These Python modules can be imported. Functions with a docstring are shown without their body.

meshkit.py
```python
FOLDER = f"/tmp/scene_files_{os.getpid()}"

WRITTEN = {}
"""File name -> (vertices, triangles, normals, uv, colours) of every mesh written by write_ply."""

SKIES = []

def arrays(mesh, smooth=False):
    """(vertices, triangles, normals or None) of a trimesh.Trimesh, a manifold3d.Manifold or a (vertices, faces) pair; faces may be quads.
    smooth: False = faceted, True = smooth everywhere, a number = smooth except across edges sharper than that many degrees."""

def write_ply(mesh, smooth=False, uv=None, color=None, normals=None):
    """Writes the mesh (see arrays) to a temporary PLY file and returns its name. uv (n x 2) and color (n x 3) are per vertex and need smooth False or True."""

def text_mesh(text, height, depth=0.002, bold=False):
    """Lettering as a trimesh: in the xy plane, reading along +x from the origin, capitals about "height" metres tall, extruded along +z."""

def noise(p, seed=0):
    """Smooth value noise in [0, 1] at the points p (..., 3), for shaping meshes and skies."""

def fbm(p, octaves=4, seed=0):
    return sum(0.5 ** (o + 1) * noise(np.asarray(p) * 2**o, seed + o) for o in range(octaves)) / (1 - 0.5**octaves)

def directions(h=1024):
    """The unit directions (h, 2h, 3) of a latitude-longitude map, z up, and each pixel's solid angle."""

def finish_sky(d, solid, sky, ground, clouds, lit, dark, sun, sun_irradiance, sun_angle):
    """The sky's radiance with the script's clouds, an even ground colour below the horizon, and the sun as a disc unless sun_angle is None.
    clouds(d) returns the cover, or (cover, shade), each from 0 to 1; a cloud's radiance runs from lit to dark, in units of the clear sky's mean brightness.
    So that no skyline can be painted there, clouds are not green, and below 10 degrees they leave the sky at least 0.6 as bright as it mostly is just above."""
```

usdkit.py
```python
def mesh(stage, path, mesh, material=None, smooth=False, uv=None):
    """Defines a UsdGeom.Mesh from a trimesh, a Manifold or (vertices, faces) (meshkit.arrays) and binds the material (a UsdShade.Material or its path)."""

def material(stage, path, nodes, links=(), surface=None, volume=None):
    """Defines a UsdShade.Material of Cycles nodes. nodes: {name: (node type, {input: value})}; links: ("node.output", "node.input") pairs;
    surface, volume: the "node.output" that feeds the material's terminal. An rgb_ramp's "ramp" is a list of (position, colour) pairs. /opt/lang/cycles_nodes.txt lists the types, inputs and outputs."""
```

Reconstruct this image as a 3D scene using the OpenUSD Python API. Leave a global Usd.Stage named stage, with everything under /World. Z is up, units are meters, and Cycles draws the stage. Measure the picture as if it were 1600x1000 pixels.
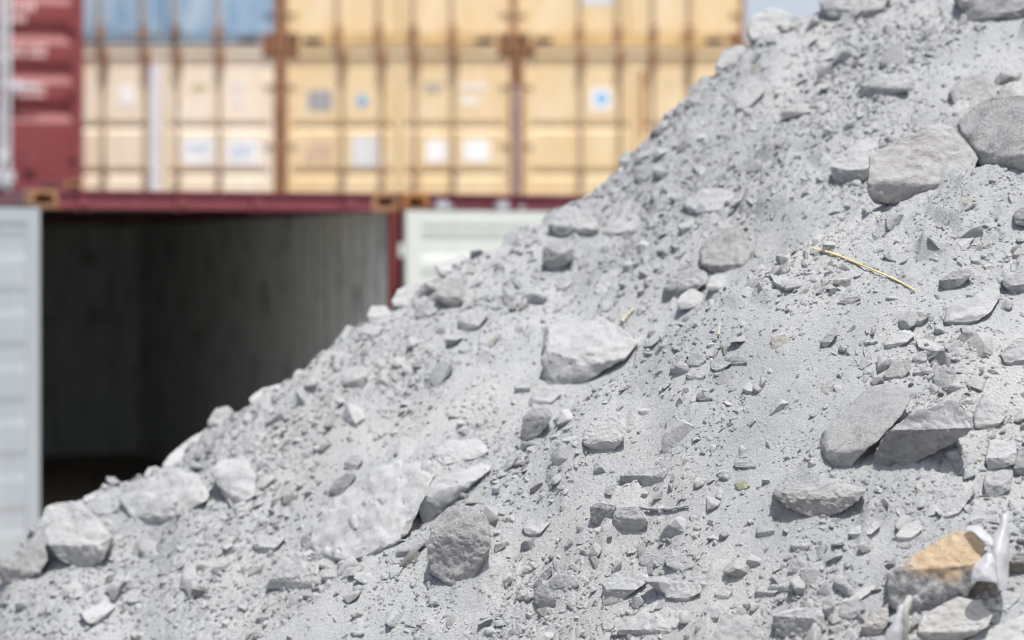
import math, random
import numpy as np, trimesh, usdkit
import manifold3d as m3
from meshkit import noise, fbm
from pxr import Usd, UsdGeom, UsdLux, UsdShade, Sdf, Gf, Vt
from scipy.interpolate import RegularGridInterpolator
from shapely.geometry import Polygon

# ------------------------------------------------------------------ camera, sky, sun, exposure
stage = Usd.Stage.CreateInMemory()
UsdGeom.SetStageUpAxis(stage, 'Z')
UsdGeom.Xform.Define(stage, '/World')
UsdGeom.Scope.Define(stage, '/World/Looks')
F = 3764.0                 # focal length in pixels of the 1600 px wide photograph
CAMZ, HOR = 2.18, 400.0    # eye height, horizon row
cam = UsdGeom.Camera.Define(stage, '/World/camera')
cam.AddTranslateOp().Set(Gf.Vec3d(0, 0, CAMZ)); cam.AddRotateXOp().Set(90.0)
cam.CreateHorizontalApertureAttr(36.0)
cam.CreateVerticalApertureAttr(22.5)
cam.CreateFocalLengthAttr(36.0 * F / 1600)
cam.CreateVerticalApertureOffsetAttr(-36.0 * (500 - HOR) / 1600)
cam.CreateClippingRangeAttr(Gf.Vec2f(0.1, 2000))
cam.CreateFStopAttr(1.62)
cam.CreateFocusDistanceAttr(6.75)
cam.CreateExposureAttr(0.58)

SUN = np.array([0.11, -0.31, 0.0]); SUN[2] = math.sqrt(1 - SUN[0]**2 - SUN[1]**2)
el, az = math.asin(SUN[2]), math.atan2(SUN[0], SUN[1])
sky_m = usdkit.material(stage, '/World/Looks/sky', {
    's': ('sky_texture', {'sky_type': 'single_scattering', 'sun_disc': False, 'sun_elevation': el, 'sun_rotation': az,
                          'air_density': 1.0, 'aerosol_density': 4.0, 'ozone_density': 1.0}),
    'tc': ('texture_coordinate', {}), 'sx': ('separate_xyz', {}),
    'h': ('map_range', {'range_type': 'smoothstep', 'from_min': 0.55, 'from_max': 0.0, 'to_min': 0.12, 'to_max': 0.85, 'clamp': True}),
    'n': ('noise_texture', {'scale': 2.2, 'detail': 5}), 'nr': ('map_range', {'from_min': .3, 'from_max': .7, 'to_min': .7, 'to_max': 1.0, 'clamp': True}),
    'f': ('math', {'math_type': 'multiply'}), 'mx': ('mix', {'color2': (4.5, 4.7, 5.5)}),
    'b': ('background_shader', {'strength': 0.11})},
    [('tc.generated', 'sx.vector'), ('sx.z', 'h.value'), ('tc.generated', 'n.vector'), ('n.fac', 'nr.value'), ('h.result', 'f.value1'), ('nr.result', 'f.value2'),
     ('f.value', 'mx.fac'), ('s.color', 'mx.color1'), ('mx.color', 'b.color')], surface='b.background')
dome = UsdLux.DomeLight.Define(stage, '/World/sky')
UsdShade.MaterialBindingAPI.Apply(dome.GetPrim()).Bind(sky_m)
dome.GetPrim().SetCustomDataByKey('kind', 'structure')
sun = UsdLux.DistantLight.Define(stage, '/World/sun')
sun.CreateNormalizeAttr(True); sun.CreateIntensityAttr(1.12); sun.CreateAngleAttr(0.6)
sun.CreateColorAttr(Gf.Vec3f(1.0, 0.965, 0.91))
zq = Gf.Rotation(Gf.Vec3d(0, 0, 1), Gf.Vec3d(*map(float, SUN)))
sun.AddOrientOp().Set(Gf.Quatf(zq.GetQuat()))

# ------------------------------------------------------------------ helpers
counts = {}
def numbered(parent, name):
    k = (parent, name); n = counts.get(k, 0); counts[k] = n + 1
    return f'{parent}/{name}' if n == 0 else f'{parent}/{name}_{n:03d}'
def tag(p, label=None, cat=None, group=None, kind=None):
    for k, v in (('label', label), ('category', cat), ('group', group), ('kind', kind)):
        if v: p.SetCustomDataByKey(k, v)
    return p
def obj(name, mesh, material, parent='/World', smooth=False):
    path = numbered(str(parent), name)
    return usdkit.mesh(stage, path, mesh, f'/World/Looks/{material}', smooth=smooth).GetPrim()
def xf(name, loc, yaw=0.0, parent='/World'):
    path = numbered(parent, name)
    x = UsdGeom.Xform.Define(stage, path)
    x.AddTranslateOp().Set(Gf.Vec3d(*map(float, loc)))
    if yaw: x.AddRotateZOp().Set(math.degrees(yaw))
    return x.GetPrim()
def placed(name, mesh, material, smooth=False):
    """one mesh whose origin is at its own base"""
    v = np.array(mesh.vertices); c = v.mean(0); c[2] = v[:, 2].min()
    m = trimesh.Trimesh(v - c, mesh.faces, process=False)
    path = numbered('/World', name)
    g = usdkit.mesh(stage, path, m, f'/World/Looks/{material}', smooth=smooth)
    g.AddTranslateOp().Set(Gf.Vec3d(*map(float, c)))
    return g.GetPrim()
def box(x0, x1, y0, y1, z0, z1):
    b = trimesh.creation.box([x1 - x0, y1 - y0, z1 - z0]); b.apply_translation([(x0+x1)/2, (y0+y1)/2, (z0+z1)/2]); return b
def cat(*ms): return trimesh.util.concatenate(list(ms))
def each(name, pieces, material, parent):
    for b in pieces: obj(name, b, material, parent)
def rod(p, q, r, n=10):
    p, q = np.array(p, float), np.array(q, float)
    return trimesh.creation.cylinder(radius=r, segment=[p, q], sections=n)
def tube(pts, radii, n=8):
    pts = np.array(pts, float); k = len(pts); V = []
    for i in range(k):
        t = pts[min(i+1, k-1)] - pts[max(i-1, 0)]; t /= np.linalg.norm(t)
        a = np.cross(t, [0.3, 0.2, 0.93]); a /= np.linalg.norm(a); b = np.cross(t, a)
        for j in range(n):
            w = 2*math.pi*j/n; V.append(pts[i] + radii[i]*(math.cos(w)*a + math.sin(w)*b))
    Fc = []
    for i in range(k-1):
        for j in range(n):
            a0, a1 = i*n+j, i*n+(j+1) % n
            Fc += [[a0, a1, a1+n], [a0, a1+n, a0+n]]
    V += [pts[0], pts[-1]]
    for j in range(n):
        Fc += [[k*n, (j+1) % n, j], [k*n+1, (k-1)*n+j, (k-1)*n+(j+1) % n]]
    return trimesh.Trimesh(V, Fc, process=False)
def at(px, py, Y): return np.array([(px-800)*Y/F, Y, CAMZ + (HOR-py)*Y/F])

# ------------------------------------------------------------------ materials
def mat(name, nodes, links, surface='p.BSDF'): return usdkit.material(stage, f'/World/Looks/{name}', nodes, links, surface=surface)
def stone_mat(name, ca, cb, cc, scale=9.0, speck=60.0, bump=0.6, dist=0.004, vary=0.25, speckle=0.5, world=False, dusty=True):
    """mottled stone: two tones, a third in veins, fine speckle, fine relief; each stone a little lighter or darker"""
    mat(name, {
        'tc': ('geometry', {}) if world else ('texture_coordinate', {}),
        'oi': ('object_info', {}),
        'off': ('vector_math', {'math_type': 'multiply_add', 'vector2': (0, 0, 0), 'vector1': (1, 1, 1)}),
        'n1': ('noise_texture', {'scale': scale, 'detail': 6, 'roughness': .62}),
        'r1': ('rgb_ramp', {'ramp': [(0.30, ca), (0.52, cb), (0.72, cc)]}),
        'n2': ('noise_texture', {'scale': speck, 'detail': 4, 'roughness': .7}),
        'r2': ('rgb_ramp', {'ramp': [(0.30, (.62,)*3), (0.5, (1.02,)*3), (0.70, (1.40,)*3)]}),
        'mx': ('mix', {'mix_type': 'multiply', 'fac': speckle}),
        'mr': ('map_range', {'from_min': 0, 'from_max': 1, 'to_min': 1-vary, 'to_max': 1+vary*0.6}),
        'mv': ('mix', {'mix_type': 'multiply', 'fac': 1.0}),
        'cc': ('combine_color', {}), 'nw': ('noise_texture', {'scale': 1.4 if world else 3.0, 'detail': 5, 'roughness': .6}),
        'ge': ('geometry', {}), 'sz': ('separate_xyz', {}), 'dz': ('map_range', {'range_type': 'smoothstep', 'from_min': .25, 'from_max': .9, 'to_min': .12, 'to_max': 1.0, 'clamp': True}), 'dn': ('map_range', {'from_min': .36, 'from_max': .56, 'to_min': .25, 'to_max': .9, 'clamp': True}), 'df': ('math', {'math_type': 'multiply'}), 'dm': ('mix', {'color2': (.335, .347, .355)}),
        'rw': ('rgb_ramp', {'ramp': [(.33, (.86, .865, .875)), (.5, (1, 1, 1)), (.66, (1.07, 1.045, 1.02))]}), 'mw': ('mix', {'mix_type': 'multiply', 'fac': 1.0 if world else .6}),
        'n3': ('noise_texture', {'scale': speck*(0.55 if world else 1.1), 'detail': 8, 'roughness': .75}),
        'b': ('bump', {'strength': bump, 'distance': dist*(2.2 if world else 3.0)}),
        'p': ('principled_bsdf', {'roughness': .92, 'specular_ior_level': .18})},
        [('tc.position' if world else 'tc.object', 'n1.vector'), ('tc.position' if world else 'tc.object', 'n2.vector'), ('tc.position' if world else 'tc.object', 'n3.vector'),
         ('n1.fac', 'r1.fac'), ('n2.fac', 'r2.fac'), ('r1.color', 'mx.color1'), ('r2.color', 'mx.color2'),
         ('oi.random', 'mr.value'), ('mr.result', 'cc.r'), ('mr.result', 'cc.g'), ('mr.result', 'cc.b'),
         ('mx.color', 'mv.color1'), ('cc.color', 'mv.color2'), ('mv.color', 'mw.color1'), ('tc.position' if world else 'tc.object', 'nw.vector'), ('nw.fac', 'rw.fac'), ('rw.color', 'mw.color2')] + ([('mw.color', 'p.base_color')] if world else [('ge.normal', 'sz.vector'), ('sz.z', 'dz.value'), ('n1.fac', 'dn.value'), ('dz.result', 'df.value1'), ('dn.result', 'df.value2'), ('df.value', 'dm.fac'), ('mw.color', 'dm.color1'), ('dm.color', 'p.base_color')] if dusty else [('mw.color', 'p.base_color')]) + [
         ('n3.fac', 'b.height'), ('b.normal', 'p.normal')])
stone_mat('dust', (.288, .302, .314), (.322, .335, .345), (.360, .370, .373), scale=4.5, speck=170, bump=1.0, dist=.004, vary=0.0, speckle=.5, world=True)
stone_mat('grey', (.22, .229, .236), (.265, .274, .28), (.31, .316, .316), scale=7, speck=70, vary=.14)
stone_mat('pale', (.27, .279, .285), (.305, .313, .315), (.342, .346, .342), scale=6, speck=60, vary=.1)
stone_mat('pinkish', (.265, .259, .26), (.30, .295, .294), (.335, .332, .329), scale=6, speck=45, bump=.8, dist=.006, vary=.06)
stone_mat('dark', (.185, .192, .20), (.235, .242, .25), (.285, .29, .293), scale=8, speck=70, vary=.12, bump=.8)
stone_mat('speckled', (.255, .264, .27), (.375, .384, .387), (.46, .463, .458), scale=22, speck=95, bump=.9, dist=.006, vary=.06, speckle=.7)
stone_mat('white', (.305, .31, .317), (.345, .347, .351), (.385, .384, .38), scale=6, speck=60, vary=.05, speckle=.2)
stone_mat('warm', (.25, .238, .222), (.29, .28, .263), (.33, .322, .305), scale=8, speck=70, vary=.1)
stone_mat('brown', (.085, .08, .07), (.13, .12, .105), (.19, .18, .165), scale=12, speck=70, vary=.05)
stone_mat('ochre', (.46, .29, .10), (.55, .37, .17), (.62, .50, .31), scale=16, speck=80, bump=.9, dist=.006, vary=.03, speckle=.5, dusty=False)
stone_mat('greenish', (.19, .20, .13), (.26, .27, .19), (.34, .34, .28), scale=15, speck=90, vary=.05, dusty=False)
stone_mat('yellowish', (.38, .37, .29), (.42, .405, .335), (.45, .44, .38), scale=15, speck=90, vary=.05, dusty=False)
stone_mat('straw', (.42, .33, .15), (.54, .44, .22), (.60, .52, .31), scale=20, speck=150, bump=.3, dist=.001, vary=.02, speckle=.3, dusty=False)
stone_mat('yard_dirt', (.18, .165, .15), (.23, .215, .195), (.28, .265, .24), scale=.7, speck=20, vary=0, world=True)

def paint(name, base, rust=(.16, .07, .03), amount=.25, rough=.5, scale=2.5, fade=None, streak=True):
    """container paint: faded patches, rust blooms stretched downwards"""
    fade = fade or tuple(min(1, c*1.18+.03) for c in base)
    mat(name, {
        'g': ('texture_coordinate', {}),
        'm': ('mapping', {'scale': (scale*2.2, scale*2.2, scale*.55 if streak else scale*2)}),
        'n': ('noise_texture', {'scale': 1.0, 'detail': 6, 'roughness': .65}),
        'r': ('rgb_ramp', {'ramp': [(0.40, (0, 0, 0)), (0.75, (1, 1, 1))]}),
        'm1': ('mix', {'color1': base, 'color2': fade}),
        'n2': ('noise_texture', {'scale': 1.9 if streak else 3.1*scale, 'detail': 7, 'roughness': .7}),
        'r2': ('rgb_ramp', {'ramp': [(0.74-amount*.5, (0, 0, 0)), (0.80-amount*.3, (1, 1, 1))]}),
        'm2': ('mix', {'color2': rust}),
        'p': ('principled_bsdf', {'roughness': rough, 'specular_ior_level': .35})},
        [('g.object', 'm.vector'), ('m.vector', 'n.vector'), ('n.fac', 'r.fac'), ('r.color', 'm1.fac'), ('m.vector' if streak else 'g.object', 'n2.vector'),
         ('n2.fac', 'r2.fac'), ('r2.color', 'm2.fac'), ('m1.color', 'm2.color1'), ('m2.color', 'p.base_color')])
paint('beige', (.65, .49, .27), amount=.12, fade=(.71, .60, .42))
paint('beige_pale', (.71, .61, .46), amount=.08, fade=(.76, .71, .62))
paint('beige_frame', (.52, .37, .17), rust=(.17, .085, .04), amount=.36)
paint('rust_brown', (.29, .145, .07), rust=(.10, .055, .035), amount=.5)
paint('rust_orange', (.36, .15, .05), rust=(.12, .05, .03), amount=.5)
paint('bar_brown', (.38, .29, .19), rust=(.14, .08, .05), amount=.4)
paint('blue', (.18, .30, .43), amount=.16, fade=(.42, .50, .57))
paint('blue_frame', (.16, .22, .28), rust=(.16, .10, .07), amount=.4)
paint('red', (.17, .032, .034), rust=(.10, .03, .025), amount=.25, fade=(.18, .042, .042))
paint('red_frame', (.175, .04, .05), rust=(.14, .05, .03), amount=.28, fade=(.21, .06, .07))
paint('red_dark', (.13, .022, .020), rust=(.08, .02, .018), amount=.2)
paint('inside', (.54, .575, .55), rust=(.20, .20, .18), amount=.42, scale=3.2, rough=.6, fade=(.58, .61, .59))
paint('door_shaded', (.37, .41, .435), rust=(.25, .23, .20), amount=.16, fade=(.42, .46, .485))  # the white door paint made greyer and bluer: shade put into its colour
paint('door_white', (.52, .555, .51), rust=(.35, .32, .25), amount=.1, fade=(.57, .60, .57))
paint('plank', (.26, .21, .16), rust=(.14, .11, .08), amount=.4, rough=.8)
paint('galvanised', (.42, .44, .47), rust=(.25, .17, .11), amount=.25)
paint('gasket', (.28, .20, .10), amount=.1)
paint('gasket_dark', (.03, .03, .032), amount=.05, rough=.7)
paint('hole', (.012, .01, .01), amount=.0)
for nm, c in (('sticker_white', (.72, .73, .73)), ('sticker_grey', (.26, .27, .28)), ('sticker_blue', (.16, .36, .58)), ('sticker_lilac', (.58, .60, .68)),
              ('ink_grey', (.30, .33, .36)), ('ink_green', (.34, .38, .13)), ('ink_pale', (.55, .40, .38)), ('ink_blue', (.30, .42, .58)), ('sticker_silver', (.55, .56, .56))):
    paint(nm, c, amount=.03, rust=tuple(x*.6 for x in c))
mat('plastic', {'d': ('diffuse_bsdf', {'color': (.56, .57, .60)}), 't': ('translucent_bsdf', {'color': (.70, .71, .75)}), 'g': ('glossy_bsdf', {'color': (.8, .8, .8), 'roughness': .35}),
                'a': ('mix_closure', {'fac': .4}), 'tr': ('transparent_bsdf', {}), 'c': ('mix_closure', {'fac': .40}), 'f': ('fresnel', {'IOR': 1.35}), 'b': ('mix_closure', {})},
    [('d.BSDF', 'a.closure1'), ('t.BSDF', 'a.closure2'), ('a.closure', 'b.closure1'), ('g.BSDF', 'b.closure2'), ('f.fac', 'b.fac'), ('b.closure', 'c.closure1'), ('tr.BSDF', 'c.closure2')], surface='c.closure')

# ------------------------------------------------------------------ the yard ground
def ground_height(x, y):
    t = np.minimum(np.clip((y - 22.25 - .404*(x + 3.45))/1.1, 0, 1), np.clip(((x + 4.0)*.94 + (y - 22.9)*.342)/.5 + .1, 0, 1))
    t = t*t*(3-2*t)
    return 0.25 - 1.06*t
gx = np.concatenate([np.linspace(-300, -16, 24), np.linspace(-14, 14, 57), np.linspace(16, 300, 24)])
gy = np.concatenate([np.linspace(-60, 0, 10), np.linspace(1, 32, 125), np.linspace(36, 500, 28)])
GX, GY = np.meshgrid(gx, gy, indexing='ij')
GZ = ground_height(GX, GY)
def grid_faces(nx, ny):
    i = np.arange(nx-1)[:, None]*ny + np.arange(ny-1)[None]; i = i.ravel()
    return np.vstack([np.stack([i, i+ny, i+ny+1], 1), np.stack([i, i+ny+1, i+1], 1)])
tag(obj('ground', trimesh.Trimesh(np.stack([GX, GY, GZ], -1).reshape(-1, 3), grid_faces(len(gx), len(gy)), process=False), 'yard_dirt', smooth=True),
    'bare brown earth of the container yard', 'ground', kind='structure')

# ------------------------------------------------------------------ the ore heap: two crests of a height field
YB, YF = 9.0, 7.3
bgs = [(-700, 1290), (-300, 1060), (0, 895), (70, 815), (180, 762), (260, 735), (340, 668), (440, 608), (560, 510), (620, 480), (700, 425), (790, 385), (870, 345), (970, 262), (1050, 178), (1150, 82), (1200, 40), (1290, 4), (1400, -70), (1600, -180), (1900, -300), (2300, -330), (2900, -100), (4200, 800)]
fgs = [(-600, 1500), (100, 1200), (300, 1060), (390, 1003), (500, 925), (600, 862), (650, 832), (720, 775), (770, 735), (830, 695), (900, 622), (1000, 562), (1050, 512), (1110, 470), (1200, 408), (1270, 372), (1350, 335), (1500, 285), (1600, 255), (1800, 190), (2200, 150), (3000, 300), (4200, 900)]
def crest(tab, Y):
    a = np.array(tab, float); return (a[:, 0]-800)*Y/F, CAMZ + (HOR-a[:, 1])*Y/F
bx_, bz_ = crest(bgs, YB); fx_, fz_ = crest(fgs, YF)
from scipy.interpolate import PchipInterpolator
BZ, FZ = PchipInterpolator(bx_, bz_), PchipInterpolator(fx_, fz_)
def soft(d, r): return np.sqrt(d*d + r*r) - r
def base_height(x, y):
    n = lambda s, seed: fbm(np.stack([x*s, y*s, 0*x], -1), 3, seed) - .5
    yb = YB + .5*n(.7, 3) + .25*np.clip(x, -2, 3)*.3
    d = yb - y
    zb = BZ(np.clip(x, bx_[0], bx_[-1])) - np.where(d > 0, .60, .85)*soft(d, .12)
    yf = YF + .28*n(.9, 8)
    d = yf - y
    zf = FZ(np.clip(x, fx_[0], fx_[-1])) - np.where(d > 0, .86, .95)*soft(d, .13)
    k = .05
    h = np.clip(.5 + .5*(zf-zb)/k, 0, 1)
    return zb*(1-h) + zf*h + k*h*(1-h)
def relief(x, y):
    p = np.stack([x, y, 0*x], -1)
    wig = lambda s, seed, o=3: fbm(p*s, o, seed) - .5
    rough = np.clip(2.2*(fbm(p*2.7, 3, 21) - .36), .12, 1)                 # rubble in some places, settled dust in others
    r = .09*wig(2.3, 11, 2)*.8 + .026*wig(7, 12, 2) + .014*rough*wig(19, 13, 2)
    lump = np.abs(wig(34, 14, 2)); r = r + .030*rough*(.12-lump)*1.6
    r = r + .017*rough*wig(60, 15, 2) + .007*(.4+.6*rough)*wig(130, 16, 2)
    return r
xs = np.concatenate([np.linspace(-9, -2.4, 60), np.linspace(-2.32, 2.32, 680), np.linspace(2.4, 9, 60)])
ys = np.concatenate([np.linspace(3.2, 5.75, 40), np.linspace(5.8, 7.75, 330), np.linspace(7.758, 10.4, 300), np.linspace(10.46, 15.5, 60)])
PX, PY = np.meshgrid(xs, ys, indexing='ij')
# aprons: dust banked up around the big rocks is handled by sinking the rocks a little
PZ = base_height(PX, PY) + relief(PX, PY)
surf = RegularGridInterpolator((xs, ys), PZ, bounds_error=False, fill_value=-5)
def hz(x, y): return surf(np.stack([np.asarray(x, float), np.asarray(y, float)], -1))
def ray(px, py):
    """first point of the heap along the sight line through a spot of the picture"""
    Y = np.arange(5.0, 12.5, .012)
    d = (CAMZ + (HOR-py)*Y/F) - hz((px-800)*Y/F, Y)
    k = np.nonzero(d < 0)[0]
    if len(k) == 0: return None
    i = k[0]
    return float(Y[max(i-1, 0)] + .012*(d[max(i-1, 0)]/(d[max(i-1, 0)]-d[i]+1e-9) if i else 0))
# ------------------------------------------------------------------ shipping containers
def casting_mesh():
    b = m3.Manifold.cube([.178, .162, .118], True)
    s = m3.Manifold.batch_hull([m3.Manifold.sphere(.03, 12).translate([dx, 0, 0]) for dx in (-.03, .03)]).scale([1, 4, 1])
    v = (b - s.translate([0, -.081, 0])).to_mesh(); return trimesh.Trimesh(v.vert_properties[:, :3], v.tri_verts)
CAST = casting_mesh()
def corrugated(length, height, pitch=.278, depth=.036, t=.004):
    """wavy steel sheet along +x, waves towards +y, standing in +z"""
    pts, x = [], 0.0
    while x < length - 1e-6:
        for dx, y in ((0, 0), (.072, 0), (.14, depth), (.21, depth)):
            if x + dx < length: pts.append((x+dx, y))
        x += pitch
    pts.append((length, 0))
    poly = Polygon(pts + [(a, b+t) for a, b in reversed(pts)])
    return trimesh.creation.extrude_polygon(poly, height, engine='earcut')
def rot_z(m, a):
    m = m.copy(); m.apply_transform(trimesh.transformations.rotation_matrix(a, [0, 0, 1])); return m
def mv(m, x, y, z): m = m.copy(); m.apply_translation([x, y, z]); return m
def pressed(width, z0, z1, grooves, gw=.05, gd=.03, slope=.03, t=.03):
    """one pressed door sheet with horizontal grooves; face towards -y"""
    pts = [(z0, 0)]
    for g in sorted(grooves): pts += [(g-gw/2-slope, 0), (g-gw/2, gd), (g+gw/2, gd), (g+gw/2+slope, 0)]
    pts += [(z1, 0), (z1, t+gd), (z0, t+gd)]
    poly = Polygon([(y, z) for z, y in pts])                     # (y, z)
    m = trimesh.creation.extrude_polygon(poly, width, engine='earcut')   # along local z
    v = np.array(m.vertices); m.vertices = np.stack([v[:, 2], v[:, 0], v[:, 1]], 1); m.fix_normals()
    return m
def make_door(parent, x0, w, z0, z1, grooves, mats, bars, gw=.05, slope=.03, side=1, gd=.03, closed=True):
    """a closed door leaf with its bars; local to the container"""
    d = xf('door', (x0, 0, 0), 0, str(parent.GetPath()))
    P = str(d.GetPath())
    fr = .055
    obj('frame', cat(box(0, fr, .022, .075, z0, z1), box(w-fr, w, .022, .075, z0, z1), box(fr, w-fr, .024, .073, z0, z0+.07), box(fr, w-fr, .024, .073, z1-.07, z1)), mats['door'], P)
    obj('panel', mv(pressed(w-2*fr-.004, z0+.072, z1-.072, grooves, gw, gd, slope), fr+.002, .03, 0), mats['door'], P)
    for bxp in bars:
        obj('locking_bar', rod((bxp, -.018, z0-.05), (bxp, -.018, z1+.05), .019), mats['bar'], P)
        each('bar_bracket', [box(bxp-.045, bxp+.045, -.042, .021, z1-.10, z1-.025), box(bxp-.04, bxp+.04, -.04, .021, z0+.02, z0+.08), box(bxp-.04, bxp+.04, -.036, .0215, (z0+z1)/2-.05, (z0+z1)/2+.0)], mats['bracket'], P)
        each('cam_end', [box(bxp-.04, bxp+.04, -.05, -.004, z1+.005, z1+.075), box(bxp-.04, bxp+.04, -.05, -.004, z0-.075, z0-.005)], mats['bracket'], P)
    hb = bars[-1] if side > 0 else bars[0]
    each('handle', [box(min(hb, w/2), max(hb, w/2)+.2, -.05, -.036, z0+.86, z0+.90), box(w/2-.03, w/2+.03, -.046, .0218, z0+.83, z0+.93)], mats['bar'], P)
    hx = 0.0 if side > 0 else w
    for k in range(4):
        zz = z0+.25+k*(z1-z0-.5)/3
        obj('hinge', box(hx-.05 if side > 0 else hx-.09, hx+.09 if side > 0 else hx+.05, .0035, .02, zz-.045, zz+.045), mats['door'], P)
    return d
def container(label, loc, yaw, W, H, L, mats, group, doors=True, grooves=None, bars=((.20, .62), (.20, .62)), gw=.05, slope=.03, wall='side', castm=None, name='shipping_container', gd=.03):
    c = xf(name, loc, yaw); tag(c, label, 'container', group); P = str(c.GetPath())
    fm = mats['frame']; pw = .055; wm_back = mats['wall']
    for x in (0, W-pw):
        obj('corner_post', box(x, x+pw, 0, pw, .118, H-.118), mats.get('post', fm), P)
        obj('corner_post', box(x, x+pw, L-pw, L, .118, H-.118), wm_back, P)
    for x in (.089, W-.089):
        for y, s in ((.081, 1), (L-.081, -1)):
            for z in (.059, H-.059):
                k = CAST if s > 0 else rot_z(CAST, math.pi)
                obj('corner_casting', mv(k, x, y-.004*s, z), mats.get('cast', fm), P)
    obj('door_header', cat(box(.179, W-.179, .004, .09, H-.118, H-.004), box(.179, W-.179, -.012, .003, H-.02, H-.006)), mats.get('header', fm), P)
    sill = cat(box(.179, W-.179, .004, .09, .006, .118)); obj('door_sill', sill, mats.get('sill', fm), P)
    for k in range(2):
        x = .32 if k == 0 else W-.32
        obj('forklift_slot', box(x-.09, x+.09, -.002, .003, .02, .075), 'hole', P)
    wm = mats['wall']
    for x, sgn in ((.006, 1), (W-.006, -1)):
        s = rot_z(corrugated(L-2*pw, H-.236, depth=.045), math.pi/2)             # along y, waves towards -x
        s = mv(s, (.051 if sgn > 0 else W-.002), pw, .118)
        obj('side_wall', s, wm, P)
        each('side_rail', [box(.003 if sgn > 0 else W-.063, .063 if sgn > 0 else W-.003, .165, L-.165, .004, .117), box(.003 if sgn > 0 else W-.063, .063 if sgn > 0 else W-.003, .165, L-.165, H-.117, H-.004)], fm, P)
    obj('end_wall', mv(corrugated(W-2*pw, H-.236), pw, L-.05, .118), wm, P)
    each('end_beam', [box(.179, W-.179, L-.09, L-.004, H-.118, H-.004), box(.179, W-.179, L-.09, L-.004, .006, .118)], fm, P)
    obj('roof', box(.064, W-.064, .091, L-.091, H-.03, H-.012), mats.get('roof', wm), P)
    obj('floor', box(.064, W-.064, .091, L-.06, .10, .128), 'plank', P)
    if doors:
        z0, z1 = .125, H-.125
        w = (W-2*pw-.02)/2
        gr = grooves if grooves is not None else [z0+.42, z0+.90, z0+1.38, z0+1.86]
        ml, mr = dict(mats), dict(mats)
        make_door(c, pw+.002, w, z0, z1, gr, ml, bars[0], gw, slope, 1, gd)
        make_door(c, W-pw-.002-w, w, z0, z1, gr, mr, bars[1], gw, slope, -1, gd)
        obj('door_gasket', box(W/2-.007, W/2+.007, .03, .07, z0+.01, z1-.01), mats.get('gasket', 'gasket'), P)
    return c
def strokes(w, h, rows, seed, fill=.62):
    """illegible lettering: rows of short upright strokes"""
    r = random.Random(seed); ms = []; lh = h/rows
    for k in range(rows):
        x = 0.0; end = w*(1 if k < rows-1 else r.uniform(.55, .95))
        while x < end:
            cw = lh*r.uniform(.22, .42)
            if r.random() < .86: ms.append(box(x, min(x+cw, w), 0, .002, h-(k+1)*lh+lh*.14, h-k*lh-lh*(1-fill)*.6))
            x += cw + lh*.16
    return cat(*ms)
def sticker(c, name, material, x0, x1, z0, z1, y=.026, th=.003):
    return obj(name, box(x0, x1, y-th, y, z0, z1), material, c.GetPath())
YS = 25.0; SS = F/YS
Hc, Wc, Lc = 2.59, 2.42, 6.06
Z3 = CAMZ + (HOR-70)/SS; Z2 = Z3-Hc; Z1 = Z2-Hc
def lx(px, px0): return (px-px0)/SS
def lz(py, zb): return CAMZ + (HOR-py)/SS - zb
mb = dict(frame='beige_frame', post='rust_brown', wall='beige', door='beige', bar='bar_brown', bracket='rust_brown', header='beige', cast='rust_brown')
mp = dict(mb, wall='beige_pale', door='beige_pale', header='beige_pale')
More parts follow.
